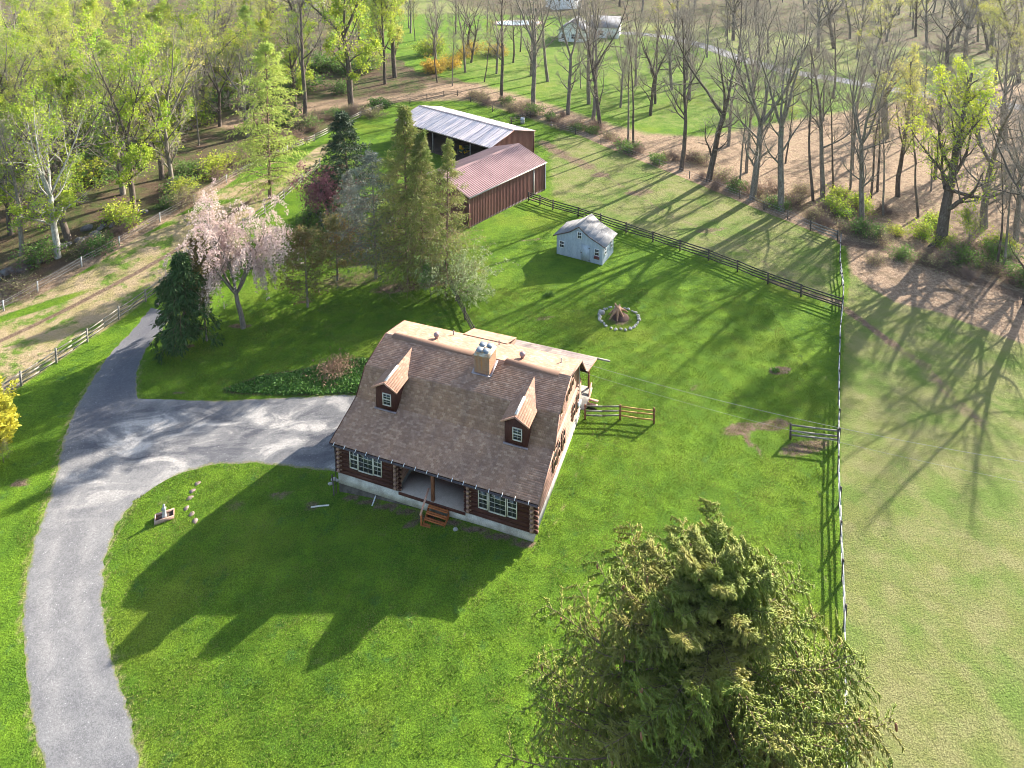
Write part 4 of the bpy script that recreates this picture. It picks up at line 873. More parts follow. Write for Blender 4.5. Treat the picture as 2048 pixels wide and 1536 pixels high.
# ------------------------------------------------------------------ small things on the grounds
def rock(rx, ry, rz_, seed, mat, name='stone', parent=None, loc=None, n=7):
    r_ = np.random.default_rng(seed); import bmesh
    bm = bmesh.new(); bmesh.ops.create_icosphere(bm, subdivisions=2, radius=1)
    k = r_.normal(size=(6, 3)); k /= np.linalg.norm(k, axis=1, keepdims=True); dd = r_.uniform(.55, .9, 6)
    for v in bm.verts:
        p_ = np.array(v.co)
        for kk, d_ in zip(k, dd):
            t = p_@kk-d_
            if t > 0: p_ = p_-kk*t*.85
        p_ *= 1+r_.normal(0, .03); v.co = (p_[0]*rx, p_[1]*ry, p_[2]*rz_)
    me = bpy.data.meshes.new(name); bm.to_mesh(me); bm.free(); me.materials.append(mat)
    return link(name, me, parent, loc)
# stone ring with stump
cx, cy, cz = at(1238, 636)
ring = [rock(.19, .14, .13, 50+i, M['stone']) for i in range(5)]
k = 0
for i in range(27):
    an = 2*math.pi*i/27+rng.normal(0, .04); 
    rr = 1.95*(1+rng.normal(0, .03)); src = ring[i % 5]; o = src if k < 5 and ring[k] is src else src.copy()
    if o is not src: COL.objects.link(o)
    o.location = (cx+rr*math.cos(an), cy+rr*.98*math.sin(an), cz+.04); o.rotation_euler = (0, 0, rng.uniform(0, 6.3)); sc_ = rng.uniform(.75, 1.35); o.scale = (sc_, sc_, sc_)
    tag(o, 'small pale field stone in the ring around the tree stump', 'stone', 'stones of the ring around the stump'); k += 1
o = rock(.36, .30, .32, 91, M['stone'], 'boulder', None, at(1203, 627)+(0, 0, .12)); tag(o, 'largest pale boulder at the left of the stump ring', 'boulder')
stp = empty('tree_stump', (cx-.1, cy+.1, cz), .4, 'splintered reddish tree stump in the middle of the stone ring', 'stump')
m_ = MB(); m_.lathe((.25, -.1, -.1), [(.95, 0), (.8, .18), (.5, .42), (.3, .5), (0, .52)], 12); m_.build('rotten_base', M['stump_dark'], stp, True)
m_ = MB(); pts = []; rad = []
for an, L, h in ((.2, 1.3, .25), (1.2, .8, .5), (2.4, .9, .45), (3.3, 1.1, .2), (4.1, .8, .3), (5.2, .7, .35), (1.7, .5, 1.15), (.7, .55, 1.0), (2.2, .35, 1.2)):
    pts.append([(0, 0, .9), (.3*L*math.cos(an), .3*L*math.sin(an), .75 if h < .8 else 1.0), (.7*L*math.cos(an), .7*L*math.sin(an), .45 if h < .8 else h), (L*math.cos(an), L*math.sin(an), .1 if h < .8 else h+.12)]); rad.append([.2, .16, .10, .05])
m_.tubes(pts, rad, 6); m_.build('split_roots', M['stump'], stp)
# planter with statue, stepping stones, litter by the house
p = at(329, 1036); pl = empty('garden_planter', p, .42, 'pinkish wooden planter box on the lawn left of the house', 'planter')
m_ = MB()
for q in ((-.62, .62, -.36, -.28, -.05, .24), (-.62, .62, .28, .36, -.05, .24), (-.62, -.54, -.28, .28, -.05, .24), (.54, .62, -.28, .28, -.05, .24)): m_.box(*q)
m_.build('box_side', M['box_wood'], pl); m_ = MB(); m_.box(-.53, .53, -.27, .27, 0, .12); m_.build('soil', M['soil'], pl)
st_ = empty('garden_statue', p+np.array([0, 0, .12]), .9, 'small grey standing stone figure in the planter box', 'statue', None, .8)
m_ = MB(); m_.lathe((0, 0, 0), [(.20, 0), (.20, .10), (.15, .14), (.17, .35), (.14, .55), (.17, .72), (.14, .84), (.06, .90), (.055, .93), (.095, .98), (.105, 1.05), (.08, 1.13), (0, 1.16)], 14); m_.build('figure', M['statue'], st_, True)
m_ = MB(); m_.tubes([[(.15, .02, .82), (.22, .10, .62), (.08, .17, .58)], [(-.15, .02, .82), (-.22, .10, .62), (-.06, .17, .60)]], [[.05, .045, .03]]*2, 6); m_.build('arms', M['statue'], st_, True)
for i, (x, y) in enumerate(((395, 967), (385, 982), (380, 996), (373, 1016), (383, 1028), (390, 1042))):
    m_ = MB(); n = 9; rr = rng.uniform(.16, .24, n); an = np.arange(n)*2*np.pi/n
    V = [(1.2*r_*math.cos(a), .9*r_*math.sin(a), z) for z in (.0, .018) for r_, a in zip(rr, an)]+[(0, 0, .02)]
    m_.add(V, [(j, (j+1) % n, (j+1) % n+n, j+n) for j in range(n)], [(n+j, n+(j+1) % n, 2*n) for j in range(n)])
    o = m_.build('stepping_stone', M['flag']); o.location = at(x, y); o.rotation_euler = (0, 0, .5+i*.3)
    tag(o, 'reddish stepping stone set in the lawn near the planter', 'stepping stone', 'stepping stones beside the planter')
def pipe(name, label, cat, px0, px1, r_, mat, z0=.06, z1=.06):
    a, b = at(*px0)+(0, 0, z0), at(*px1)+(0, 0, z1); m_ = MB(); m_.tubes([[a, (a+b)/2+(.02, .03, 0), b]], [[r_]*3], 8, cap=False); o = m_.build(name, mat); tag(o, label, cat); return o
pipe('drain_pipe', 'thin white pipe slanting from the house wall onto the grass', 'pipe', (757, 984), (744, 1013), .045, M['white'], .35, .06)
pipe('drain_pipe', 'pale pipe lying flat on the lawn left of the house corner', 'pipe', (622, 1016), (658, 1012), .05, M['trim'])
pipe('fence_stake', 'dark leaning stake beside the downspout at the house corner', 'stake', (668, 992), (664, 962), .05, M['fence_dark'], .0, .5)
o = rock(.17, .15, .12, 120, M['stone'], 'stone', None, at(911, 1060)+(0, 0, .05)); tag(o, 'lone pale stone on the shaded grass right of the porch steps', 'stone')
for i, (x, y, s_) in enumerate(((668, 960, 1.1), (661, 968, .9), (675, 962, .7), (738, 990, .5), (776, 988, .6))):
    o = rock(.22*s_, .16*s_, .1*s_, 130+i, M['stone'], 'stone', None, at(x, y)+(0, 0, .04)); tag(o, 'small pale stone lying at the foot of the left house front', 'stone', 'loose stones by the house front')
p = at(1045, 247); br = empty('steel_barrel', p, 0, 'grey steel barrel standing at the short dark fence', 'barrel')
m_ = MB(); m_.lathe((0, 0, 0), [(0, 0), (.38, 0), (.38, .3), (.40, .33), (.38, .36), (.38, .7), (.40, .73), (.38, .76), (.38, 1.1), (.34, 1.1), (.34, 1.06), (0, 1.06)], 16); m_.build('drum', M['steel'], br, True)
o = rock(.3, .25, .16, 140, M['stone'], 'stone', None, at(1103, 251)+(0, 0, .06)); tag(o, 'pale round stone by the wire fence right of the barrel', 'stone')
# overhead cable from the gable to a pole beyond the right edge
def cable(name, label, A, B, sag, r_):
    t = np.linspace(0, 1, 30)[:, None]; P_ = A*(1-t)+B*t; P_[:, 2] -= sag*4*t[:, 0]*(1-t[:, 0]); m_ = MB(); m_.tubes([P_], [np.full(30, r_)], 5); o = m_.build(name, M['cable']); tag(o, label, 'cable'); return o
A = hpt(.15, 10.9, 5.2)
B = at_y(2300, 960, 40.0); cable('overhead_cable', 'pale service cable stretched from the house gable across the lawn', A, B, .9, .011)
B2 = at_y(2300, 1012, 39.0); cable('overhead_cable', 'lower thinner cable stretched from the house gable over the side fence', hpt(.15, 11.2, 4.2), B2, .7, .007)
# mown weeds in the lawn
for i, (x, y, s_, lb) in enumerate(((1098, 590, .8, 'small green weed clump in the lawn below the pale shed'), (1550, 742, .5, 'weed tuft on the bare patch in the right lawn'))):
    m_ = MB(); N = 260; P_ = np.column_stack([rng.normal(0, .35, N)*s_, rng.normal(0, .25, N)*s_, rng.uniform(0, .25, N)*s_]); cards(m_, P_, rng.normal(size=(N, 3))+[0, 0, 1.2], .3*s_, .07); o = m_.build('weed_clump', M['leaf_green']); o.location = at(x, y); tag(o, lb, 'weeds')

# ------------------------------------------------------------------ far road, house, pool, truck
def sheet(name, pix, width, mat, lift, sub=60):
    P_ = resample(pix, sub); d = np.gradient(P_, axis=0); d /= np.linalg.norm(d, axis=1, keepdims=True); nn = np.stack([-d[:, 1], d[:, 0]], 1)
    L_, R_ = P_+nn*width/2, P_-nn*width/2; V = np.stack([np.column_stack([L_, zt(L_[:, 0], L_[:, 1])+lift]), np.column_stack([R_, zt(R_[:, 0], R_[:, 1])+lift])], 1).reshape(-1, 3)
    m_ = MB(); m_.add(V, [(2*i, 2*i+1, 2*i+3, 2*i+2) for i in range(sub-1)]); o = m_.build(name, mat); tag(o, kind='structure'); return o
sheet('road', [(1150, 62), (1190, 66), (1260, 66), (1340, 74), (1410, 92), (1480, 118), (1570, 142), (1680, 160), (1800, 182), (2000, 210), (2400, 260)], 5.0, M['road'], .03, 80)
p = at(1205, 62); 
fh = empty('white_house', at(1150, 84), -.25, 'far white house with two grey gabled roofs behind the bare trees', 'house')
def gable_house(e, x0, x1, y0, y1, h, p_, ax):
    m_ = MB()
    if ax == 'x':
        yc = (y0+y1)/2; V = [(x0, y0, -1), (x1, y0, -1), (x1, y1, -1), (x0, y1, -1), (x0, y0, h), (x1, y0, h), (x1, y1, h), (x0, y1, h), (x0, yc, p_-.1), (x1, yc, p_-.1)]; T = [(4, 8, 7), (5, 6, 9)]
        Rf = [[(x0-.4, y0-.4, h-.1), (x1+.4, y0-.4, h-.1), (x1+.4, yc, p_), (x0-.4, yc, p_)], [(x0-.4, yc, p_), (x1+.4, yc, p_), (x1+.4, y1+.4, h-.1), (x0-.4, y1+.4, h-.1)]]
    else:
        xc = (x0+x1)/2; V = [(x0, y0, -1), (x1, y0, -1), (x1, y1, -1), (x0, y1, -1), (x0, y0, h), (x1, y0, h), (x1, y1, h), (x0, y1, h), (xc, y0, p_-.1), (xc, y1, p_-.1)]; T = [(4, 5, 8), (6, 7, 9)]
        Rf = [[(x0-.4, y0-.4, h-.1), (xc, y0-.4, p_), (xc, y1+.4, p_), (x0-.4, y1+.4, h-.1)], [(xc, y0-.4, p_), (x1+.4, y0-.4, h-.1), (x1+.4, y1+.4, h-.1), (xc, y1+.4, p_)]]
    m_.add(V, [(0, 1, 5, 4), (1, 2, 6, 5), (2, 3, 7, 6), (3, 0, 4, 7)], T); m_.build('wall', M['white'], e)
    m_ = MB()
    for q in Rf:
        q2 = [(a, b, c-.18) for a, b, c in q]; m_.add(q+q2, [(0, 1, 2, 3), (7, 6, 5, 4), (0, 4, 5, 1), (1, 5, 6, 2), (2, 6, 7, 3), (3, 7, 4, 0)])
    m_.build('roof', M['roof_far'], e)
gable_house(fh, -5, 3.0, 0, 12, 3.4, 6.2, 'y'); gable_house(fh, 3.1, 12, 8, 17, 3.6, 6.4, 'x')
for x in (-3.6, -.6, 1.6): window(fh, 'f', x, -.01, 1.0, 2.3, 1.0, 2, 2, 'white', .08, True)
window(fh, 'f', 6.5, 7.99, 1.0, 2.4, 1.6, 3, 2, 'white', .08); m_ = MB(); m_.box(8.6, 11.2, 7.93, 7.99, -.1, 2.3); m_.build('garage_door', M['trim'], fh)
f2 = empty('white_house', at(1135, 18), .3, 'white house far behind at the top edge of the picture', 'house'); gable_house(f2, -6, 6, 0, 9, 5.2, 8.2, 'x')
for x in (-3.5, 0, 3.5): window(f2, 'f', x, -.01, 3.2, 4.5, 1.0, 2, 2, 'white', .08, True)
f3 = empty('far_barn', at(622, 18), .2, 'far shed with light blue-grey roof above the left wood', 'shed'); gable_house(f3, -5, 5, 0, 7, 3.0, 4.6, 'x')
pl_ = empty('swimming_pool', at(1036, 46), .1, 'pale blue covered swimming pool with reddish paving in the far garden', 'pool')
m_ = MB(); n = 24; an = np.arange(n)*2*np.pi/n; V = [(a*math.cos(q), b*math.sin(q), z) for a, b, z in ((9.2, 6.2, .03), (9.2, 6.2, .12), (7.4, 4.6, .12)) for q in an]; m_.add(V, [(i+j*n, (i+1) % n+j*n, (i+1) % n+(j+1)*n, i+(j+1)*n) for j in range(2) for i in range(n)]); m_.build('paving', M['pool_rim'], pl_)
m_ = MB(); V = [(0, 0, .22)]+[(7.5*math.cos(q), 4.7*math.sin(q), .14) for q in an]; m_.add(V, None, [(0, 1+i, 1+(i+1) % n) for i in range(n)]); m_.build('cover', M['pool'], pl_)
tk = empty('pickup_truck', at(1193, 68), .08, 'white pickup truck parked on the far road by the white house', 'truck')
m_ = MB()
prof_ = [(-2.8, .45), (2.8, .45), (2.85, .95), (2.75, 1.12), (1.35, 1.2), (.75, 1.85), (-.75, 1.9), (-.95, 1.2), (-2.8, 1.2)]
V = [(x, y, z) for y in (-.95, .95) for x, z in prof_]; n = len(prof_)
m_.add(V, [(i, (i+1) % n, (i+1) % n+n, i+n) for i in range(n)], [(0, i, i+1) for i in range(1, n-1)]+[(n, n+i+1, n+i) for i in range(1, n-1)]); m_.build('body', M['car_white'], tk)
m_ = MB(); m_.box(-2.7, -1.05, -.82, .82, 1.201, 1.23); m_.build('cargo_bed', M['tyre'], tk)
m_ = MB()
for y in (-.965, .965): m_.add([(-.72, y, 1.28), (1.12, y, 1.28), (.68, y, 1.76), (-.62, y, 1.78)], [(0, 1, 2, 3) if y < 0 else (3, 2, 1, 0)])
m_.build('side_window', M['glass'], tk); m_ = MB(); m_.add([(1.32, -.8, 1.25), (1.32, .8, 1.25), (.80, .72, 1.80), (.80, -.72, 1.80)], [(0, 1, 2, 3)]); m_.build('windscreen', M['glass'], tk)
for x in (-1.8, 1.85):
    for y in (-.95, .95):
        m_ = MB(); an2 = np.linspace(0, 2*np.pi, 17); m_.tubes([[(x, y-.13, .4), (x, y+.13, .4)]], [[.4, .4]], 16, cap=True); m_.build('wheel', M['tyre'], tk)

# ------------------------------------------------------------------ trees
def nrmz(a): return a/(np.linalg.norm(a, axis=-1, keepdims=True)+1e-9)
def grow(g, P0, D, L, r0, nseg, wander, up, taper=.75, droop=None):
    """N branches as polylines: wander jitters the heading, up pulls it to the sky"""
    P = np.asarray(P0, float); D = nrmz(np.asarray(D, float)); N = len(P); L = np.broadcast_to(np.asarray(L, float), (N,)); r0 = np.broadcast_to(np.asarray(r0, float), (N,))
    pts = [P]; rad = [r0]
    for k in range(nseg):
        D = D+g.normal(0, wander, (N, 3)); D[:, 2] += up if droop is None else droop*(k+1)/nseg
        D = nrmz(D); P = P+D*(L/nseg)[:, None]; pts.append(P); rad.append(r0*(1-taper*(k+1)/nseg))
    return np.stack(pts, 1), np.stack(rad, 1)
def kids(g, pts, rad, n, t0, t1, ang, asd, rr, even=True):
    N, m, _ = pts.shape; t = (np.arange(n)+g.uniform(.1, .9, (N, n)))/n; t = t0+(t1-t0)*t
    x = t*(m-1); i = np.clip(x.astype(int), 0, m-2); f = (x-i)[..., None]; ar = np.arange(N)[:, None]
    P = pts[ar, i]*(1-f)+pts[ar, i+1]*f; T = nrmz(pts[ar, i+1]-pts[ar, i]); r = rad[ar, i]*(1-f[..., 0])+rad[ar, i+1]*f[..., 0]
    ref = np.where(np.abs(T[..., 2:3]) > .9, [1., 0, 0], [0, 0, 1.]); A = nrmz(np.cross(T, ref)); B = np.cross(T, A)
    if even: phi = (np.arange(n)*2.4)[None, :]+g.uniform(0, 6.28, (N, 1))+g.normal(0, .5, (N, n))
    else: phi = np.where(np.arange(n) % 2 == 0, 0, np.pi)[None, :]+g.normal(0, .35, (N, n))
    an = np.clip(g.normal(ang, asd, (N, n)), .12, 2.2)[..., None]
    D = np.cos(an)*T+np.sin(an)*(np.cos(phi)[..., None]*A+np.sin(phi)[..., None]*B)
    pl = np.linalg.norm(np.diff(pts, axis=1), axis=2).sum(1)
    return P.reshape(-1, 3), D.reshape(-1, 3), t.ravel(), np.repeat(pl, n), (r*rr).ravel()

def decid(seed, H=22.0, r0=.34, style='fork', spread=1.0, leaf=None, nleaf=0, lsize=.22, bark='bark', twig='twig', twn=1.0, lean=.04, low=0, leaf_lo=0.0, name='tree'):
    g = np.random.default_rng(seed); tr = MB(); cr = MB()
    d0 = np.array([[g.normal(0, lean), g.normal(0, lean), 1.0]])
    if style == 'fork':
        p0, q0 = grow(g, [[0, 0, -.4]], d0, H*.40, r0, 7, .045, .02, .32)
        nl = int(g.integers(3, 5)); top = np.repeat(p0[:, -1], nl, 0)
        ph = np.arange(nl)*2*np.pi/nl+g.uniform(0, 6); a = g.uniform(.28, .62, nl)*spread
        D = np.stack([np.cos(ph)*np.sin(a), np.sin(ph)*np.sin(a), np.cos(a)], 1)
        p1, q1 = grow(g, top, D, H*g.uniform(.42, .60, nl), q0[0, -1]*g.uniform(.55, .8, nl), 8, .085, .035, .82)
        P, D, t, pl, r = kids(g, p0, q0, 4+low, .45-.1*(low > 0), .98, .9, .25, .42)
        pb, qb = grow(g, P, D, H*.26*g.uniform(.5, 1.2, len(P)), r, 8, .11, .06, .85); lim = [(p0, q0), (p1, q1), (pb, qb)]
        par = [(p1, q1, 9), (pb, qb, 6)]
    elif style == 'pole':
        p0, q0 = grow(g, [[0, 0, -.4]], d0, H*.95, r0, 12, .035, .015, .88)
        P, D, t, pl, r = kids(g, p0, q0, 16, .42, .98, .75, .2, .40)
        pb, qb = grow(g, P, D, H*.22*spread*(1.25-t)*g.uniform(.6, 1.25, len(P)), r, 7, .10, .07, .85); lim = [(p0, q0), (pb, qb)]; par = [(pb, qb, 8)]
    else:
        p0, q0 = grow(g, [[0, 0, -.4]], d0, H*.86, r0, 12, .05, .015, .80)
        P, D, t, pl, r = kids(g, p0, q0, 12+low, .30-.08*(low > 0), .97, .72, .18, .52)
        pb, qb = grow(g, P, D, H*.42*spread*(1.2-t)*g.uniform(.6, 1.2, len(P)), r, 8, .10, .075, .85); lim = [(p0, q0), (pb, qb)]; par = [(pb, qb, 9)]
    for i, (p_, q_) in enumerate(lim): tr.tubes(p_, q_, 8 if i == 0 else 6)
    fl = q0[0, 0]; tr.tubes([[(0, 0, -.4), p0[0, 1]*.25+np.array([0, 0, -.25])]], [[fl*1.55, fl*1.02]], 8)
    l2p, l2q = [], []
    for p_, q_, n in par:
        P, D, t, pl, r = kids(g, p_, q_, n, .18, 1.0, .80, .22, .55)
        l2p_, l2q_ = grow(g, P, D, pl*.42*(1.15-.6*t)*g.uniform(.55, 1.2, len(P)), np.maximum(r, .018), 6, .12, .06, .75); l2p.append(l2p_); l2q.append(l2q_)
    p2, q2 = np.concatenate(l2p), np.concatenate(l2q); tr.tubes(p2, q2, 4)
    P, D, t, pl, r = kids(g, p2, q2, max(3, int(7*twn)), .15, 1.0, .72, .25, .6)
    p3, q3 = grow(g, P, D, np.clip(pl*.5, .5, 2.2)*g.uniform(.5, 1.2, len(P)), np.clip(r, .0095, .024), 4, .13, .07, .6); cr.tubes(p3, q3, 3, 0)
    P, D, t, pl, r = kids(g, p3, q3, max(2, int(5*twn)), .2, 1.0, .65, .25, .7)
    p4, q4 = grow(g, P, D, np.clip(pl*.55, .3, 1.0)*g.uniform(.5, 1.2, len(P)), np.clip(r, .007, .012), 2, .12, .06, .5); cr.tubes(p4, q4, 3, 0)
    mats = [M[twig]]
    if leaf and nleaf:
        ends = np.concatenate([p4[:, -1], p4[:, 1], p3[:, -1]]); ends = ends[ends[:, 2] > leaf_lo*H]
        # leafy and thin sprays alternate through the crown
        k = np.sin(ends[:, 0]*.9+seed)*np.sin(ends[:, 1]*.9+2*seed)*np.sin(ends[:, 2]*.7+seed*.5); w_ = np.clip(.55+1.0*k, .05, 1.5); w_ /= w_.sum()
        idx = g.choice(len(ends), nleaf, p=w_); Pl = ends[idx]+g.normal(0, .16, (nleaf, 3))
        cards(cr, Pl, g.normal(size=(nleaf, 3))+[0, 0, .1], lsize*g.uniform(.6, 1.3, nleaf), lsize*.75*g.uniform(.6, 1.2, nleaf), mi=1); mats.append(M[leaf])
    return dict(trunk=tr.mesh('trunk', [M[bark]], True), crown=cr.mesh('crown', mats), H=H, name=name)

def conifer(seed, H, Rb, needle, bark='bark_red', t0=.12, n1=120, ncard=14, cl=.5, cw=.14, droop=-.10, power=.85, ang=1.45, name='spruce', trunk_r=None, hang=.5, lean=.02, top_up=.5, irr=.28, l2n=8, l2l=.42):
    g = np.random.default_rng(seed); tr = MB(); cr = MB()
    p0, q0 = grow(g, [[0, 0, -.4]], [[g.normal(0, lean), g.normal(0, lean), 1]], H+.4, trunk_r or H*.016, 12, .012, .01, .93); tr.tubes(p0, q0, 8)
    P, D, t, pl, r = kids(g, p0, q0, n1, t0, .985, ang, .12, .32)
    u_ = (t-t0)/(1-t0); D[:, 2] += top_up*u_**2-.05
    L = Rb*np.clip((1-u_)**power, .05, 1)*np.clip(1+g.normal(0, irr, len(P)), .35, 1.6)*np.clip(.55+u_*4, .5, 1); r = np.clip(r, .012, .07)
    p1, q1 = grow(g, P, D, L, r, 6, .05, 0, .8, droop=droop); cr.tubes(p1, q1, 4, 0)
    P, D, t, pl, r = kids(g, p1, q1, l2n, .18, 1.0, .95, .15, .6, even=False); D[:, 2] = D[:, 2]*.4-.12
    p2, q2 = grow(g, P, D, np.clip(pl*l2l*(1.1-.6*t), .25, 2.2)*g.uniform(.6, 1.15, len(P)), .010, 3, .08, 0, .6, droop=-.12); cr.tubes(p2, q2, 3, 0)
    a = np.concatenate([p2.reshape(len(p2), -1, 3)[:, 1:].reshape(-1, 3), p1[:, 2:].reshape(-1, 3)]); b = np.concatenate([np.repeat(nrmz(p2[:, -1]-p2[:, 0]), 3, 0), np.repeat(nrmz(p1[:, -1]-p1[:, 0]), 5, 0)])
    reps = max(1, round(ncard/4)); a = np.repeat(a, reps, 0); b = np.repeat(b, reps, 0); n = len(a)
    Dv = b*.8+g.normal(0, .55, (n, 3)); Dv[:, 2] -= hang*g.uniform(0, 1, n)
    cards(cr, a+g.normal(0, .10, (n, 3)), Dv, cl*g.uniform(.5, 1.2, n), cw*g.uniform(.6, 1.2, n), mi=1)
    return dict(trunk=tr.mesh('trunk', [M[bark]], True), crown=cr.mesh('crown', [M['bark_red'], M[needle]]), H=H, name=name)

def weeping(seed, H, Rb, leafm, bark, n_card, cl, cw, name, strand=(1.2, 3.2), two=True):
    g = np.random.default_rng(seed); tr = MB(); cr = MB()
    p0, q0 = grow(g, [[0, 0, -.3]], [[.05, 0, 1]], H*.30, .30, 5, .06, .02, .3); tr.tubes(p0, q0, 8)
    nl = 7; ph = np.arange(nl)*2*np.pi/nl+g.normal(0, .25, nl); a = g.uniform(.25, .62, nl); D = np.stack([np.cos(ph)*np.sin(a), np.sin(ph)*np.sin(a), np.cos(a)], 1)
    p1, q1 = grow(g, np.repeat(p0[:, -1], nl, 0), D, H*g.uniform(.50, .72, nl), .14, 8, .09, .01, .75); tr.tubes(p1, q1, 6)
    P, D, t, pl, r = kids(g, p1, q1, 9, .3, 1.0, .9, .25, .6); p2, q2 = grow(g, P, D, Rb*.55*g.uniform(.5, 1.2, len(P)), np.clip(r, .02, .06), 6, .10, 0, .7, droop=-.10); tr.tubes(p2, q2, 4)
    P, D, t, pl, r = kids(g, p2, q2, 8, .2, 1.0, .8, .3, .5); D[:, 2] -= .3
    p3, q3 = grow(g, P, D, g.uniform(*strand, len(P)), .010, 6, .06, 0, .5, droop=-.75); p3[..., 2] = np.maximum(p3[..., 2], H*.16+g.uniform(0, 1.5, len(p3))[:, None]); cr.tubes(p3, q3, 3, 0)
    k = np.clip(np.sin(p3[:, 0, 0]*1.1+seed)*np.sin(p3[:, 0, 1]*1.1)+.9, .1, 2); w_ = np.repeat(k, 7); w_ = w_/w_.sum()
    a = p3.reshape(-1, 3); idx = g.choice(len(a), n_card, p=w_); Dv = g.normal(0, .6, (n_card, 3)); Dv[:, 2] -= .6
    cards(cr, a[idx]+g.normal(0, .10, (n_card, 3)), Dv, cl*g.uniform(.6, 1.3, n_card), cw*g.uniform(.6, 1.3, n_card), mi=1)
    return dict(trunk=tr.mesh('trunk', [M[bark]], True), crown=cr.mesh('crown', [M['twig_dark'], M[leafm]]), H=H, name=name)

def plant(pr, loc, H=None, rz=None, label=None, cat='tree', group=None, sx=1.0, name=None):
    s_ = (H or pr['H'])/pr['H']; e = empty(name or pr['name'], loc, rng.uniform(0, 6.28) if rz is None else rz, label, cat, group, (s_*sx, s_*sx, s_))
    link('trunk', pr['trunk'], e); link('crown', pr['crown'], e); return e

BARE = [decid(11, 22, .34, 'fork', 1.0, name='bare_tree'), decid(12, 23, .32, 'fork', .85, low=3, name='bare_tree'), decid(13, 22, .30, 'lead', .9, name='bare_tree'), decid(14, 21, .36, 'fork', 1.2, low=2, bark='bark_dark', name='bare_tree'), decid(15, 23, .30, 'lead', .75, bark='bark_dark', name='bare_tree'), decid(16, 22, .40, 'fork', 1.1, low=5, name='bare_tree')]
POLE = [decid(21, 18, .17, 'pole', .8, bark='bark_dark', twn=.8, name='slender_tree'), decid(22, 19, .18, 'pole', 1.0, 'leaf_gold', 1400, .17, bark='bark_dark', twn=.8, name='slender_tree'), decid(23, 17, .16, 'pole', 1.1, bark='bark', twn=.8, name='slender_tree')]
BUD = [decid(31, 22, .34, 'fork', 1.0, 'leaf_gold', 5200, .18, name='budding_tree'), decid(32, 22, .32, 'lead', .9, 'leaf_gold', 4200, .17, bark='bark_dark', name='budding_tree'), decid(33, 21, .32, 'fork', 1.2, 'leaf_olive', 4200, .17, low=2, name='budding_tree')]
LIME = [decid(41, 21, .34, 'fork', 1.1, 'leaf_lime', 11500, .23, bark='bark_dark', low=4, name='leafing_tree'), decid(42, 20, .30, 'lead', 1.1, 'leaf_lime', 10000, .22, bark='bark_dark', low=4, name='leafing_tree'), decid(43, 17, .24, 'lead', 1.3, 'leaf_lime', 9000, .22, bark='bark', low=5, name='leafing_tree'), decid(44, 22, .36, 'fork', 1.0, 'leaf_gold', 9000, .22, bark='bark_dark', low=3, name='leafing_tree')]
SAP = [decid(51, 8, .09, 'lead', 1.5, 'leaf_lime', 1500, .22, bark='bark', twn=.8, low=4, name='sapling'), decid(52, 7, .08, 'lead', 1.6, 'leaf_green', 1800, .22, bark='bark_dark', twn=.8, low=4, name='sapling')]
LARCH = [conifer(61, 21, 5.6, 'larch', 'bark_red', .10, 130, 12, .55, .10, -.16, .62, 1.35, 'larch', .26, .75, .015, .6, .3), conifer(62, 22, 6.0, 'larch', 'bark', .2, 110, 12, .55, .10, -.2, .5, 1.3, 'larch', .26, .8, .03, .6, .35)]

# named trees of the right wood's edge
def T(pr, px, py, top, label, rz=None, sx=1.0, name=None, group=None):
    p_ = at(px, py); H = (py-top)*p_[1]/CAM_F*1.02
    return plant(pr, p_, H, rz, label, 'tree', group, sx, name)
BIG = decid(34, 22, .60, 'lead', 1.0, 'leaf_lime', 7000, .21, bark='bark_dark', lean=.01, low=2, name='budding_tree')
bt = T(BIG, 1880, 492, 60, 'thickest trunk at the right, a budding tree with one long bare side limb', .4, 1.0)
m_ = MB(); m_.tubes([[(0, 0, 6.4), (1.2, -.2, 6.0), (2.8, -.4, 5.5), (4.3, -.5, 5.5), (5.8, -.6, 6.1), (6.1, -.6, 6.7)], [(3.6, -.45, 5.5), (4.2, -.2, 5.9), (4.6, .1, 6.0), (4.9, .2, 6.2), (5.1, .3, 6.3), (5.2, .3, 6.5)]], [[.27, .22, .19, .16, .12, .07], [.07, .06, .05, .04, .03, .02]], 7); m_.tubes([[(-.3, 0, .5), (-1.4, -.5, .15), (-2.6, -.9, -.25)], [(.2, -.3, .5), (1.2, -1.0, .1), (2.2, -1.6, -.3)]], [[.3, .2, .08]]*2, 6); lm = m_.build('dead_limb', M['bark_dark'], bt, True); lm.rotation_euler = (0, 0, -.4)
T(BARE[1], 1724, 438, 30, 'grey forked tree behind the brambles near the corner of the lawn fence', 1.2)
T(BARE[2], 1645, 396, 10, 'tall dark straight trunk behind the brambles, with open leaning crown', 2.0)
T(POLE[0], 1627, 402, 60, 'thin dark pole tree just left of the tall dark straight trunk', .3)
T(BARE[0], 1563, 421, -40, 'tall pale grey tree with a high fork standing right at the wire fence', 2.6)
T(BARE[5], 1505, 398, -10, 'broad many-limbed grey tree by the wire fence with low spreading limbs', 4.0)
T(BARE[3], 1416, 362, -20, 'tall leaning grey tree at the wire fence opposite the pale shed', .9)
T(BARE[4], 1362, 341, -40, 'dark twin-stemmed tree rising from the brambles by the wire fence', 1.7)
T(BARE[2], 1493, 345, 20, 'slim grey tree set back between the broad many-limbed trees', 5.0, .8)
T(POLE[2], 1480, 375, 130, 'crooked slender bare tree leaning over the brambles', 3.0)
T(POLE[1], 1741, 395, 120, 'slender budding pole tree in the litter, left of two close poles', 1.0)
T(POLE[0], 1755, 383, 100, 'dark slender pole tree, leaning slightly right, in the brown litter', 2.0)
T(POLE[2], 1767, 430, 180, 'slender crooked tree standing before the large budding trees', 4.4)
T(BUD[1], 1796, 393, 40, 'budding grey tree with massive trunk deep in the litter', 2.2)
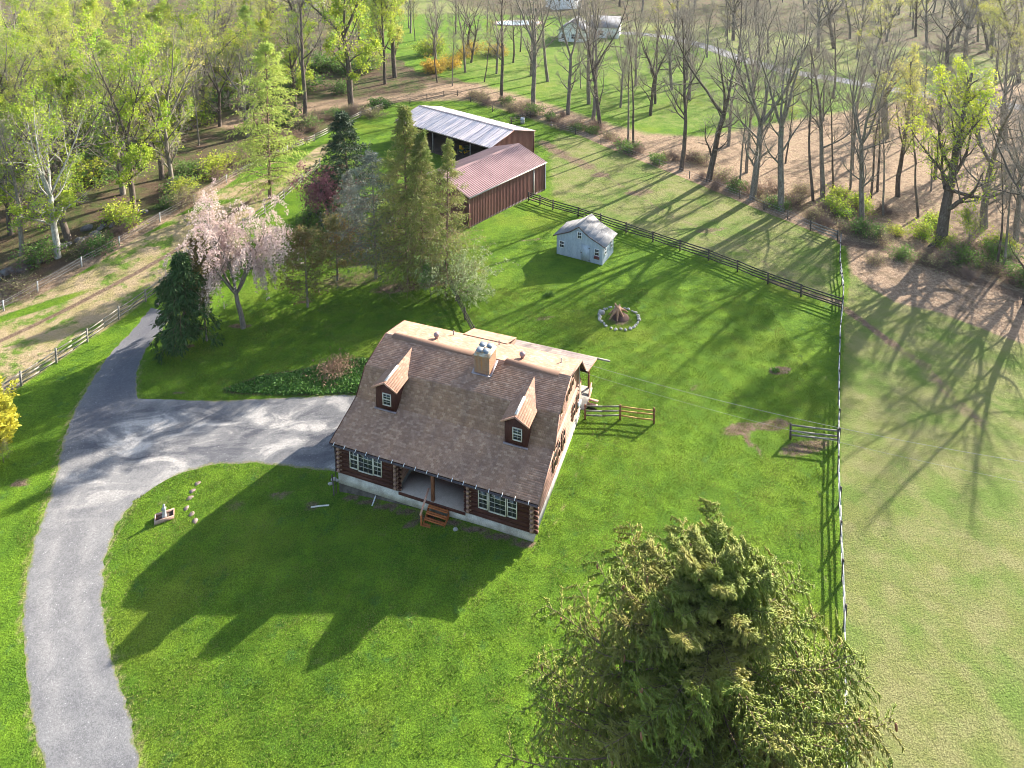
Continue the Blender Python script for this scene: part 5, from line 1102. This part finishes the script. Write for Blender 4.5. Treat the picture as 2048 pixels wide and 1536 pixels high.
T(POLE[1], 1837, 434, 150, 'slim budding tree with mossy stem left of the thickest trunk', 5.1)
T(POLE[0], 1668, 386, 120, 'thin straight bare tree right of the tall dark trunk', 1.4)
T(POLE[2], 1699, 382, 100, 'thin dark tree close behind the grey forked tree', .2)
T(LIME[1], 1905, 330, 90, 'bright lime leafing tree behind the thickest trunk', 1.0, .8)
T(POLE[0], 1994, 535, 250, 'left one of two dark stems at the right edge of the wood', 2.2)
T(POLE[2], 2006, 538, 230, 'right one of two dark stems at the right edge of the wood', .5)
T(SAP[0], 1940, 500, 400, 'yellow-green sapling right of the thickest trunk')
T(BARE[0], 1066, 214, -110, 'stout grey tree behind the barns with two low upcurved side limbs', .6)
T(BARE[4], 1002, 201, -90, 'dark leaning tree behind the open-fronted barn', 2.9)
T(BARE[1], 1136, 229, -80, 'bare tree with two close stems left of the brush line', 3.6)
T(BARE[2], 1185, 240, -70, 'wavy dark trunk at the brush line, below the white pickup', 1.1)
T(BARE[3], 1201, 256, -60, 'lower forked tree at the brush line, next to the wavy dark trunk', 4.2, .8)
T(POLE[0], 1267, 290, 20, 'thin bare tree rising out of the brambles', 2.2)
T(POLE[2], 1255, 283, 40, 'pair stem of the thin bare tree in the brambles', .7)
T(BARE[5], 1178, 208, -80, 'bare grey tree in the sunny grass behind the brush line', 2.0, .8)
T(BARE[2], 1096, 163, -90, 'bare tree in the sunny grass below the far white house', 3.3)
T(BARE[0], 1062, 152, -100, 'grey tree on the far grass beside the gravel patch', 5.2, .9)
T(POLE[0], 875, 165, 0, 'dark slender tree standing in the red leaf bank', 1.5)
T(POLE[2], 905, 172, 20, 'crooked slim tree at the right end of the red leaf bank', 3.5)
T(LIME[3], 790, 155, -140, 'large pale trunk with lime crown at the left of the red leaf bank', 2.0)
T(LIME[1], 770, 168, -110, 'dark curved trunk with lime leaves next to the large pale trunk', 4.0, .8)
T(LIME[0], 703, 215, -170, 'tall dark leafing tree above the spruces', 1.0)
T(BARE[4], 612, 248, -120, 'tall dark double-stemmed tree right of the feathery larch', .4)
T(BARE[3], 584, 172, -180, 'thick reddish-brown trunk behind the feathery larch', 2.6, .9)
T(BARE[2], 432, 205, -150, 'slim dark tree far back in the left wood', 5.5, .8)
LIMEB = decid(45, 20, .36, 'fork', 1.0, 'leaf_lime', 6500, .24, bark='bark_pale', low=4, name='sycamore')
T(LIMEB, 116, 515, 150, 'pale blotched trunk of a leafing tree at the foot of the left wood', 1.4)
T(LIME[0], 268, 424, 10, 'broad dark double trunk with lime leaves at the left wire fence', .3, .9)
T(BARE[5], 345, 385, 30, 'dark forked tree with pale dead branches at the left wire fence', 1.0, .8)
T(LARCH[0], 540, 397, 72, 'feathery light green larch standing at the paddock fence', .5)

# fill of the woods: every tree its own object
taken = []
def free(x, y, d):
    for a, b in taken:
        if (a-x)**2+(b-y)**2 < d*d: return False
    return True
for o in list(scene.objects):
    if o.type == 'EMPTY' and o.get('category') == 'tree': taken.append((o.location.x, o.location.y))
def scatter(n, pix, picks, mind, hr, ypow=1.0):
    """trees of a wood: only where the photograph can see them"""
    L = np.array(pix, float); lo, hi = L.min(0), L.max(0); k = 0; w_ = np.array([q[3] for q in picks]); w_ = w_/w_.sum()
    for _ in range(n*80):
        if k >= n: break
        px, py = rng.uniform(lo, hi)
        if not inside(np.array([[px, py]]), L)[0]: continue
        x, y, z = at(px, py)
        if not free(x, y, mind*(.55+y/220)): continue
        pk = picks[rng.choice(len(picks), p=w_)]; pr = pk[0][rng.integers(len(pk[0]))]; taken.append((x, y)); k += 1
        plant(pr, (x, y, z-.1), pr['H']*rng.uniform(*hr), None, pk[1], 'tree', pk[2], rng.uniform(.9, 1.2)*ypow)
LW = [(-110, 545), (0, 535), (60, 540), (150, 480), (230, 440), (310, 400), (380, 362), (440, 322), (520, 280), (600, 240), (680, 215), (740, 185), (790, 120), (760, 20), (740, -60), (-110, -60)]
scatter(118, LW, [(LIME, 'lime-leaved tree crowded among others in the left wood', 'lime-leaved trees of the left wood', .50), (BARE, 'still bare tree crowded among others in the left wood', 'bare trees of the left wood', .26), (LARCH, 'feathery pale green tree crowded inside the left wood', 'feathery trees of the left wood', .10), (POLE, 'slender stem crowded among others in the left wood', 'slender trees of the left wood', .14)], 4.0, (.75, 1.1))
RE = [(1300, 285), (1400, 325), (1520, 365), (1640, 388), (1800, 415), (1990, 470), (2130, 520), (2130, 150), (1950, 130), (1850, 160), (1700, 190), (1500, 210), (1380, 250)]
scatter(27, RE, [(BARE, 'bare grey tree standing in the brown leaf litter of the right wood', 'bare trees of the right wood', .45), (BUD, 'budding tree standing in the brown leaf litter of the right wood', 'budding trees of the right wood', .27), (POLE, 'slender stem standing in the brown leaf litter of the right wood', 'slender trees of the right wood', .28)], 5.0, (.8, 1.08))
RO = [(850, 130), (1000, 185), (1300, 250), (1480, 190), (1700, 130), (1600, 70), (1400, 60), (1250, 95), (1100, 110), (1000, 70), (800, 50), (800, 110)]
scatter(44, RO, [(BARE, 'bare grey tree standing in the sunny far grass', 'bare trees on the far grass', .7), (POLE, 'slender bare tree standing in the sunny far grass', 'slender trees on the far grass', .3)], 5.5, (.75, 1.05))
RF = [(1240, 40), (1500, 90), (1750, 140), (2000, 190), (2130, 200), (2130, -95), (720, -95), (760, -20), (900, 0), (1090, -10)]
scatter(80, RF, [(BARE, 'bare grey tree of the far wood along the top edge', 'bare trees of the far wood', .52), (BUD, 'yellowish budding tree of the far wood along the top edge', 'budding trees of the far wood', .48)], 4.2, (.8, 1.15), 1.35)
# the far wood behind them reads as one grey-brown mass of stems and twigs
FARP = []
for sd_, lf in ((301, None), (302, None), (303, 'leaf_gold'), (304, None)):
    FARP.append(decid(sd_, 22, .30, 'fork' if sd_ % 2 else 'lead', 1.25, lf, 1800 if lf else 0, .26, twn=.62, low=2))
fw = MB()
def mesh_arrays(me):
    V = np.empty(len(me.vertices)*3, np.float32); me.vertices.foreach_get('co', V); n = len(me.polygons); ls = np.empty(n, np.int32); me.polygons.foreach_get('loop_start', ls); lt = np.diff(np.r_[ls, len(me.loops)]); li = np.empty(len(me.loops), np.int32); me.loops.foreach_get('vertex_index', li); mi = np.zeros(n, np.int32); me.polygons.foreach_get('material_index', mi)
    q = lt == 4; return V.reshape(-1, 3).astype(float), li[ls[q][:, None]+np.arange(4)], mi[q]
FA = [(mesh_arrays(p_['trunk']), mesh_arrays(p_['crown'])) for p_ in FARP]
Lf = np.array([(700, -100), (2150, -100), (2150, 120), (1800, 95), (1600, 50), (1300, 5), (1000, -40), (760, -30)], float); k = 0
for _ in range(9000):
    if k >= 150: break
    px, py = rng.uniform(Lf.min(0), Lf.max(0))
    if not inside(np.array([[px, py]]), Lf)[0]: continue
    x, y, z = at(px, py)
    if not free(x, y, 3.2*(.55+y/220)): continue
    taken.append((x, y)); j = k % 4; k += 1; a_ = rng.uniform(0, 6.28); sc_ = rng.uniform(.8, 1.15); c_, s2 = math.cos(a_)*sc_, math.sin(a_)*sc_
    for part_, m0 in zip(FA[j], (0, 1)):
        V, Q, mi = part_; W_ = np.column_stack([V[:, 0]*c_-V[:, 1]*s2+x, V[:, 0]*s2+V[:, 1]*c_+y, V[:, 2]*sc_+z])
        fw.add(W_, Q); fw.mq[-1] = (mi*1+m0 if m0 else mi*0).astype(np.int32)
o = fw.build('far_wood', [M['bark'], M['twig'], M['leaf_gold']]); tag(o, kind='stuff')
# trees just outside the right edge, whose shadows cross the dry field
for x, y, k in ((61, 81, 0), (66, 80, 2), (57, 73, 5), (70, 91, 1), (52, 67, 3)): plant(BARE[k], (x, y, float(zt(x, y))), 21, None, 'bare tree beyond the right edge beside the dry field', 'tree', 'trees beside the dry field')

# conifers and garden trees round the middle
SP1 = conifer(71, 20, 5.5, 'spruce', 'bark_red', .08, 150, 14, .50, .085, -.12, .98, 1.45, 'spruce', .26, .7, .015, .5, .25)
SP2 = conifer(72, 17.5, 5.0, 'spruce', 'bark_red', .12, 95, 12, .46, .08, -.10, .95, 1.40, 'spruce', .22, .6, .02, .5, .32)
SPD = conifer(73, 15, 5.6, 'spruce_dark', 'bark_dark', .05, 110, 16, .50, .12, -.04, .9, 1.5, 'spruce', .2, .5, .015, .5, .25)
SPB = conifer(74, 16.5, 5.4, 'spruce_blue', 'bark', .16, 95, 12, .46, .09, -.15, .62, 1.5, 'spruce', .22, .6, .02, .4, .3)
PIN = conifer(75, 9, 4.0, 'pine', 'bark', .26, 60, 16, .36, .10, .10, .55, 1.3, 'pine_tree', .16, .1, .03, .4, .35)
PIT = conifer(76, 10, 1.5, 'pine', 'bark', .42, 42, 14, .36, .12, .12, .5, 1.2, 'pine_tree', .10, .1, .03, .4, .5)
CYP = conifer(77, 10, 3.3, 'cypress', 'bark', .17, 85, 16, .60, .14, -.42, .75, 1.35, 'weeping_cypress', .16, 1.8, .05, .3, .38)
T(SP1, 815, 562, 188, 'tallest olive-green spruce in the middle group, behind the house', .5, name='spruce')
T(SP2, 893, 572, 258, 'open olive spruce with bare dark stem, standing in front of the red-roofed barn', 2.0, name='spruce')
T(SP1, 845, 560, 240, 'broad olive spruce between the tallest spruce and the open one', 4.1, name='spruce')
T(SP2, 790, 535, 300, 'shorter olive spruce low in the middle of the group', 1.1, name='spruce')
T(SPD, 704, 436, 212, 'dark green spruce at the back left of the group', .3, 1.15)
T(SPB, 752, 556, 285, 'blue-grey conifer with bare lower stem at the left front of the group', 1.8)
T(SPB, 700, 520, 330, 'smaller blue-grey conifer behind the pine trees', 3.8, .9)
T(PIN, 616, 614, 448, 'rusty green pine with grey trunk on the shaded lawn', .8)
T(PIN, 675, 560, 420, 'rusty pine close against the blue-grey conifer', 2.9)
T(PIT, 414, 682, 455, 'thin pine with bare stem between the weeping cypress and the cherry', 1.0)
T(CYP, 368, 697, 478, 'dark weeping cypress beside the driveway bend', .4)
CH = weeping(81, 12, 6.9, 'blossom', 'bark', 30000, .15, .11, 'weeping_cherry'); T(CH, 487, 656, 388, 'pale pink weeping cherry in blossom beside the cypress', 2.2, .86)
PU = weeping(82, 7, 3.4, 'purple', 'bark_dark', 5000, .22, .16, 'cherry_tree', (.8, 2.0)); T(PU, 655, 446, 322, 'purple flowering cherry left of the spruce group', 1.0)
for px_, py_, tp, lb in ((862, 600, 520, 'green leafing shrub tree at the foot of the open spruce'), (700, 470, 420, 'green bush behind the purple cherry')): T(SAP[1], px_, py_, tp, lb)
for i, (px_, py_, tp, lb) in enumerate(((20, 905, 745, 'large golden conifer at the left edge above the driveway'), (-30, 960, 800, 'golden conifer cut by the left edge, in front'))):
    gcn = conifer(91+i, 6, 2.6, 'gold', 'bark', .02, 110, 26, .34, .20, .25, .42, 1.1, 'golden_conifer', .1, -.3, .01, .5, .2); T(gcn, px_-45, py_, tp, lb)
T(SAP[0], 8, 925, 870, 'small pale leafing shrub under the golden conifer')

# ------------------------------------------------------------------ bushes and brush
def bush(seed, H, Rb, leafm, nl, ls, nst=26, name='bush', twig='twig_dark', spread=1.0):
    g = np.random.default_rng(seed); cr = MB(); st_m = MB()
    ph = g.uniform(0, 6.28, nst); a = g.uniform(.1, .95, nst)*spread; D = np.stack([np.cos(ph)*np.sin(a), np.sin(ph)*np.sin(a), np.cos(a)], 1)
    p0, q0 = grow(g, np.column_stack([g.normal(0, Rb*.25, nst), g.normal(0, Rb*.25, nst), np.full(nst, -.1)]), D, H*g.uniform(.7, 1.25, nst), .022, 6, .12, 0, .7, droop=-.12); st_m.tubes(p0, q0, 4)
    P, D, t, pl, r = kids(g, p0, q0, 9, .2, 1, .8, .3, .6); p1, q1 = grow(g, P, D, pl*.4*g.uniform(.5, 1.2, len(P)), .010, 4, .15, 0, .6, droop=-.1); cr.tubes(p1, q1, 3)
    P, D, t, pl, r = kids(g, p1, q1, 4, .2, 1, .7, .3, .7); p2, q2 = grow(g, P, D, .35*g.uniform(.5, 1.2, len(P)), .008, 2, .15, 0, .5); cr.tubes(p2, q2, 3)
    mats = [M[twig]]
    if nl:
        e_ = np.concatenate([p2[:, -1], p1[:, -1], p1[:, 2]]); i = g.integers(0, len(e_), nl); cards(cr, e_[i]+g.normal(0, .12, (nl, 3)), g.normal(size=(nl, 3)), ls*g.uniform(.6, 1.3, nl), ls*.7, mi=1); mats.append(M[leafm])
    return dict(trunk=st_m.mesh('stems', [M[twig]]), crown=cr.mesh('twigs', mats), H=H, name=name)
def plant_bush(pr, loc, s_, label, group=None, sx=1.0):
    e = empty(pr['name'], loc, rng.uniform(0, 6.28), label, 'bush', group, (s_*sx, s_*sx, s_)); link('stems', pr['trunk'], e); link('twigs', pr['crown'], e); return e
BR = [bush(101, 1.5, 1.4, None, 0, .1, 34, 'bramble_bush', spread=1.2), bush(102, 1.7, 1.5, 'dead', 700, .14, 30, 'bramble_bush', spread=1.2), bush(103, 1.6, 1.3, 'leaf_olive', 600, .15, 30, 'bramble_bush', spread=1.2)]
GB = [bush(104, 2.2, 1.2, 'leaf_lime', 1500, .2, 22, 'leafy_bush'), bush(105, 1.6, 1.2, 'leaf_green', 1500, .2, 22, 'leafy_bush'), bush(106, 1.2, 1.3, 'leaf_deep', 1800, .18, 26, 'leafy_bush', spread=1.3)]
def row(n, pix, wid, picks, sr):
    L = np.array([at(x, y)[:2] for x, y in pix]); d = np.r_[0, np.cumsum(np.linalg.norm(np.diff(L, axis=0), axis=1))]
    for k in range(n):
        q = (k+rng.uniform(0, 1))/n*d[-1]; x, y = np.interp(q, d, L[:, 0])+rng.normal(0, wid), np.interp(q, d, L[:, 1])+rng.normal(0, wid)
        pk = picks[rng.choice(len(picks), p=np.array([p_[3] for p_ in picks])/sum(p_[3] for p_ in picks))]; pr = pk[0][rng.integers(len(pk[0]))]
        plant_bush(pr, (x, y, float(zt(x, y))), rng.uniform(*sr), pk[1], pk[2], rng.uniform(.9, 1.4))
row(62, [(950, 192), (1040, 222), (1105, 240), (1200, 270), (1290, 305), (1380, 338), (1500, 380), (1600, 425), (1690, 465), (1780, 490), (1880, 520), (1980, 555), (2080, 590)], 1.6, [(BR, 'brown bramble bush in the brush line along the right wood', 'brambles of the right brush line', .86), (GB[1:2], 'green bush in the brush line along the right wood', 'green bushes of the right brush line', .14)], (.6, 1.0))
row(30, [(1560, 400), (1700, 430), (1850, 470), (1980, 500), (2150, 580)], 3.5, [(GB[:2], 'low green bush among the trunks at the right', 'green bushes among the right trunks', .4), (BR, 'brown bramble among the trunks at the right', 'brambles among the right trunks', .6)], (.5, 1.0))
row(34, [(0, 565), (75, 555), (164, 505), (239, 460), (320, 415), (388, 380), (453, 340), (560, 285), (660, 240), (760, 205)], 2.2, [(BR, 'brown bramble along the foot of the left wood', 'brambles at the left wood', .55), (GB, 'green bush along the foot of the left wood', 'green bushes at the left wood', .45)], (.8, 1.4))
row(26, [(-100, 420), (100, 380), (300, 300), (450, 230), (600, 160), (740, 110)], 9, [(GB[:2], 'large lime bush inside the left wood', 'undergrowth bushes inside the left wood', 1.0)], (1.3, 2.4))
row(9, [(640, 470), (700, 480), (660, 430), (620, 460)], 1.5, [(GB[1:], 'deep green garden bush left of the spruce group', 'garden bushes left of the spruces', 1)], (.6, 1.1))
row(7, [(870, 150), (940, 120), (990, 100)], 2.0, [([bush(107, 2.4, 1.6, 'orange', 2200, .2, 24, 'forsythia_bush', spread=1.2)], 'orange-yellow forsythia bush on the far grass', 'forsythia bushes on the far grass', 1)], (.9, 1.3))
DGB = bush(108, 4.6, 2.2, 'dogwood', 5200, .2, 30, 'dogwood_shrub'); plant_bush(DGB, at(915, 590), 1.0, 'pale green flowering dogwood shrub at the fence under the spruces')
# stone wall heaps at the left wood's foot
DS = [rock(.5, .38, .34, 150+i, M['darkstone'], 'boulder') for i in range(4)]; first = [True]*4
for k in range(34):
    t = k/33; px_ = -40+330*t+rng.normal(0, 6); py_ = 578-165*t+rng.normal(0, 5) if t < .9 else 425; i = k % 4
    o = DS[i] if first[i] else DS[i].copy()
    if not first[i]: COL.objects.link(o)
    first[i] = False; q = at(px_, py_); o.location = q+np.array([0, 0, .1]); o.rotation_euler = (rng.uniform(-.3, .3), rng.uniform(-.3, .3), rng.uniform(0, 6.3)); s_ = rng.uniform(.7, 1.6); o.scale = (s_, s_, s_)
    tag(o, 'dark boulder of the stone heap along the foot of the left wood', 'boulder', 'boulders along the left wood')
# ivy bank above the parking apron
L = poly([(445, 782), (520, 754), (600, 744), (690, 720), (735, 722), (718, 786), (560, 790)]); lo, hi = L.min(0), L.max(0); Q_ = rng.uniform(lo, hi, (16000, 2)); Q_ = Q_[inside(Q_, L)]
zz = zt(Q_[:, 0], Q_[:, 1])+rng.uniform(.02, .30, len(Q_))*(.5+.5*np.sin(Q_[:, 0]*1.3)*np.sin(Q_[:, 1]*1.7)); m_ = MB(); cards(m_, np.column_stack([Q_, zz]), rng.normal(size=(len(Q_), 3))*[1, 1, .5], .2, .17); o = m_.build('ivy_ground_cover', M['leaf_deep']); tag(o, kind='stuff')
Q2 = np.array([at(672, 742)[:2]])+rng.normal(0, .8, (900, 2)); m_ = MB(); cards(m_, np.column_stack([Q2, zt(Q2[:, 0], Q2[:, 1])+rng.uniform(.1, .6, 900)]), rng.normal(size=(900, 3))+[0, 0, .8], .35, .06); o = m_.build('dry_brown_weeds', M['dead']); tag(o, 'patch of dry brown weeds in the ivy bank above the parking area', 'weeds')

# ------------------------------------------------------------------ grass blades of the lawn near the camera
def lawn(name, n, x0, x1, y0, y1, keep_y):
    P = np.column_stack([rng.uniform(x0, x1, n), rng.uniform(y0, y1, n)])
    scx = P[:, 0]/P[:, 1]; P = P[(np.abs(scx) < .78)]
    DPL = resample(DR_L, 80); DPR = resample(DR_R, 80); ring_ = np.concatenate([DPL, DPR[::-1]]); apr = np.concatenate([resample(AP_T, 40), resample(AP_B, 40)[::-1]])
    P = P[~inside(P, ring_)]; P = P[~inside(P, apr)]; hs = np.array([hpt(-14.5, -.4, 0)[:2], hpt(.2, -.4, 0)[:2], hpt(.2, 12.2, 0)[:2], hpt(-14.5, 12.2, 0)[:2]]); P = P[~inside(P, hs)]
    P = P[P[:, 0] < at(1688, 900)[0]+0*P[:, 0]] if False else P
    fx = np.interp(P[:, 1], [at(1692, 1600)[1], at(1677, 850)[1], at(1683, 640)[1]], [at(1692, 1600)[0], at(1677, 850)[0], at(1683, 640)[0]]); P = P[P[:, 0] < fx-.2]
    dens = np.sin(P[:, 0]*1.9+np.sin(P[:, 1]*1.3)*1.5)*np.sin(P[:, 1]*2.3+np.cos(P[:, 0]*1.1)*1.5); P = P[rng.uniform(0, 1, len(P)) < .55+.45*dens]
    n = len(P); m_ = MB(); D = rng.normal(0, .55, (n, 3)); D[:, 2] = 1
    cards(m_, np.column_stack([P, zt(P[:, 0], P[:, 1])-.005]), D, rng.uniform(.05, .13, n), rng.uniform(.025, .06, n)); o = m_.build(name, M['blade']); tag(o, kind='stuff')
lawn('lawn_grass', 420000, -34, 26, 29, 70, 0)
# ------------------------------------------------------------------ big spruce in the foreground
g = np.random.default_rng(201)
FT = at_y(1440, 1120, 23.5); base = np.array([FT[0]-.15, FT[1], float(zt(FT[0], FT[1]))]); HF = float(FT[2]-base[2])
fs = empty('spruce', base, 0, 'huge cone-bearing spruce in the foreground, seen from above', 'tree')
tr = MB(); p0, q0 = grow(g, [[0, 0, -.5]], [[.0, 0, 1]], HF+.3, .36, 24, .006, .01, .95); tr.tubes(p0, q0, 10); tr.build('trunk', M['bark_red'], fs, True)
N1 = 250; P, D, t, pl, r = kids(g, p0, q0, N1, .30, .985, 1.35, .14, .35)
u_ = (1-t)*HF; D[:, 2] = .08+.5*np.clip(1-u_/3.5, 0, 1)+g.normal(0, .10, N1)
Lb = np.interp(u_, [0, .6, 1.5, 3, 5, 8, 12, 16], [.35, 1.15, 2.2, 3.4, 4.9, 6.2, 7.2, 7.6])*np.clip(1+g.normal(0, .17, N1), .5, 1.25)
p1, q1 = grow(g, P, D, Lb, np.clip(r, .02, .06), 9, .05, 0, .8, droop=-.02)
# branch tips sweep up a little
tipf = np.linspace(0, 1, 10)**3; p1[..., 2] += tipf[None, :]*(.12*Lb)[:, None]
# side leaders that stand up around the top
ld = []
for dx, dy, z, h in ((-1.2, .3, HF-2.6, 1.5), (-.75, .9, HF-2.3, 1.6), (.7, .5, HF-2.6, 1.9), (1.5, .5, HF-3.4, 1.8), (-2.1, .5, HF-3.6, 1.4), (2.2, 1.0, HF-4.6, 1.6), (-2.6, 1.2, HF-4.8, 1.5)):
    ld.append([np.array([dx*.2, dy*.2, z-1.0])+(np.array([dx, dy, z])-np.array([dx*.2, dy*.2, z-1.0]))*min(1, k/4)+np.array([0, 0, h*max(0, (k-4)/5)]) for k in range(10)])
p1 = np.concatenate([p1, np.array(ld)]); q1 = np.concatenate([q1, np.tile(np.linspace(.05, .012, 10), (len(ld), 1))]); cb = MB(); cb.tubes(p1, q1, 5); 
P, D, t, pl, r = kids(g, p1, q1, 32, .08, 1.0, 1.0, .2, .6, even=False); D[:, 2] = D[:, 2]*.5-.02
p2, q2 = grow(g, P, D, np.clip(pl*.27*(1.2-.75*t), .25, 1.3)*g.uniform(.6, 1.2, len(P)), .012, 4, .10, 0, .6, droop=-.16); cb.tubes(p2, q2, 3)
cb.build('branch', M['bark_red'], fs)
# needle-clad shoots: short spindles in lively directions, hanging ones underneath
def spindles(mb, P, D, L, R_, k=4, mi=0):
    D = nrmz(D); N = len(P); ref = np.where(np.abs(D[:, 2:3]) > .9, [1., 0, 0], [0, 0, 1.]); A = nrmz(np.cross(D, ref)); B = np.cross(D, A); an = np.arange(k)*2*np.pi/k
    mids = []
    for f, rr in ((.12, .8), (.75, 1.0)):
        mids.append((P+D*(L*f)[:, None])[:, None, :]+(R_*rr)[:, None, None]*(np.cos(an)[None, :, None]*A[:, None]+np.sin(an)[None, :, None]*B[:, None]))
    V = np.concatenate([P[:, None], mids[0], mids[1], (P+D*L[:, None])[:, None]], 1); m = 2+2*k; b0 = (np.arange(N)*m)[:, None]; j = np.arange(k)[None]; j2 = (j+1) % k
    T_ = np.concatenate([np.stack([b0+0*j, b0+1+j2, b0+1+j], -1).reshape(-1, 3), np.stack([b0+m-1+0*j, b0+1+k+j, b0+1+k+j2], -1).reshape(-1, 3)])
    Q_ = np.stack([b0+1+j, b0+1+j2, b0+1+k+j2, b0+1+k+j], -1).reshape(-1, 4)
    mb.add(V.reshape(-1, 3), Q_, T_, mi=mi)
nd = MB(); ax = nrmz(p2[:, -1]-p2[:, 0])
S = []; SD = []
for rep_ in range(12):
    for k in range(1, 5):
        f = g.uniform(0, 1, (len(p2), 1)); a = p2[:, k-1]*(1-f)+p2[:, k]*f; side = nrmz(np.cross(ax, g.normal(size=ax.shape)))
        d = ax*.75+side*g.uniform(.2, .8, (len(p2), 1)); hang = g.uniform(0, 1, len(p2)) < .38; d[hang] = ax[hang]*.25+side[hang]*.25+[0, 0, -1.0]
        keep = g.uniform(0, 1, len(p2)) < .80
        S.append(a[keep]); SD.append(d[keep])
for rep_ in range(10):
    for k in range(3, 10):
        f = g.uniform(0, 1, (len(p1), 1)); a = p1[:, k-1]*(1-f)+p1[:, k]*f; ax1 = nrmz(p1[:, k]-p1[:, k-1]); side = nrmz(np.cross(ax1, g.normal(size=ax1.shape))); S.append(a); SD.append(ax1*.7+side*g.uniform(.3, .9, (len(p1), 1)))
S = np.concatenate(S); SD = np.concatenate(SD); n = len(S); Ls = g.uniform(.09, .20, n); Ls = np.where(SD[:, 2] < -.8, Ls*1.35, Ls)
spindles(nd, S, SD, Ls, g.uniform(.014, .025, n), 3); nd.build('needles', M['fg_spruce'], fs)
# cones hang near the upper branch tips
m_ = MB(); m_.lathe((0, 0, 0), [(0, 0), (.024, -.01), (.034, -.05), (.034, -.12), (.022, -.17), (0, -.19)], 8); cm = m_.mesh('cone', [M['cone']], True)
tips = p1[:N1, 8:].reshape(-1, 3); tips = tips[tips[:, 2] > HF-8]; tips = np.concatenate([tips, np.array(ld)[:, 7:].reshape(-1, 3), p0[0, -3:]]); 
for k in range(95):
    q = tips[g.integers(len(tips))] if k > 22 else p0[0, -1]+np.array([0, 0, -g.uniform(.1, 1.5)]); c_ = link('cone', cm, fs, q+np.array([*g.normal(0, .14, 2), -.06])); s_ = g.uniform(1.2, 1.8); c_.scale = (s_, s_, s_); c_.rotation_euler = (g.normal(0, .15), g.normal(0, .15), 0)

# ------------------------------------------------------------------ spring haze: one box of thin air round the place
m = bpy.data.materials.new('thin_haze'); m.use_nodes = True; m.node_tree.nodes.clear()
vo = m.node_tree.nodes.new('ShaderNodeVolumePrincipled'); vo.inputs['Density'].default_value = .00005; vo.inputs['Color'].default_value = (.90, .93, .97, 1); vo.inputs['Anisotropy'].default_value = .2
oo = m.node_tree.nodes.new('ShaderNodeOutputMaterial'); m.node_tree.links.new(vo.outputs[0], oo.inputs['Volume'])
hz = MB(); hz.box(-700, 700, -60, 800, -8, 46); o = hz.build('haze', m); tag(o, kind='stuff')
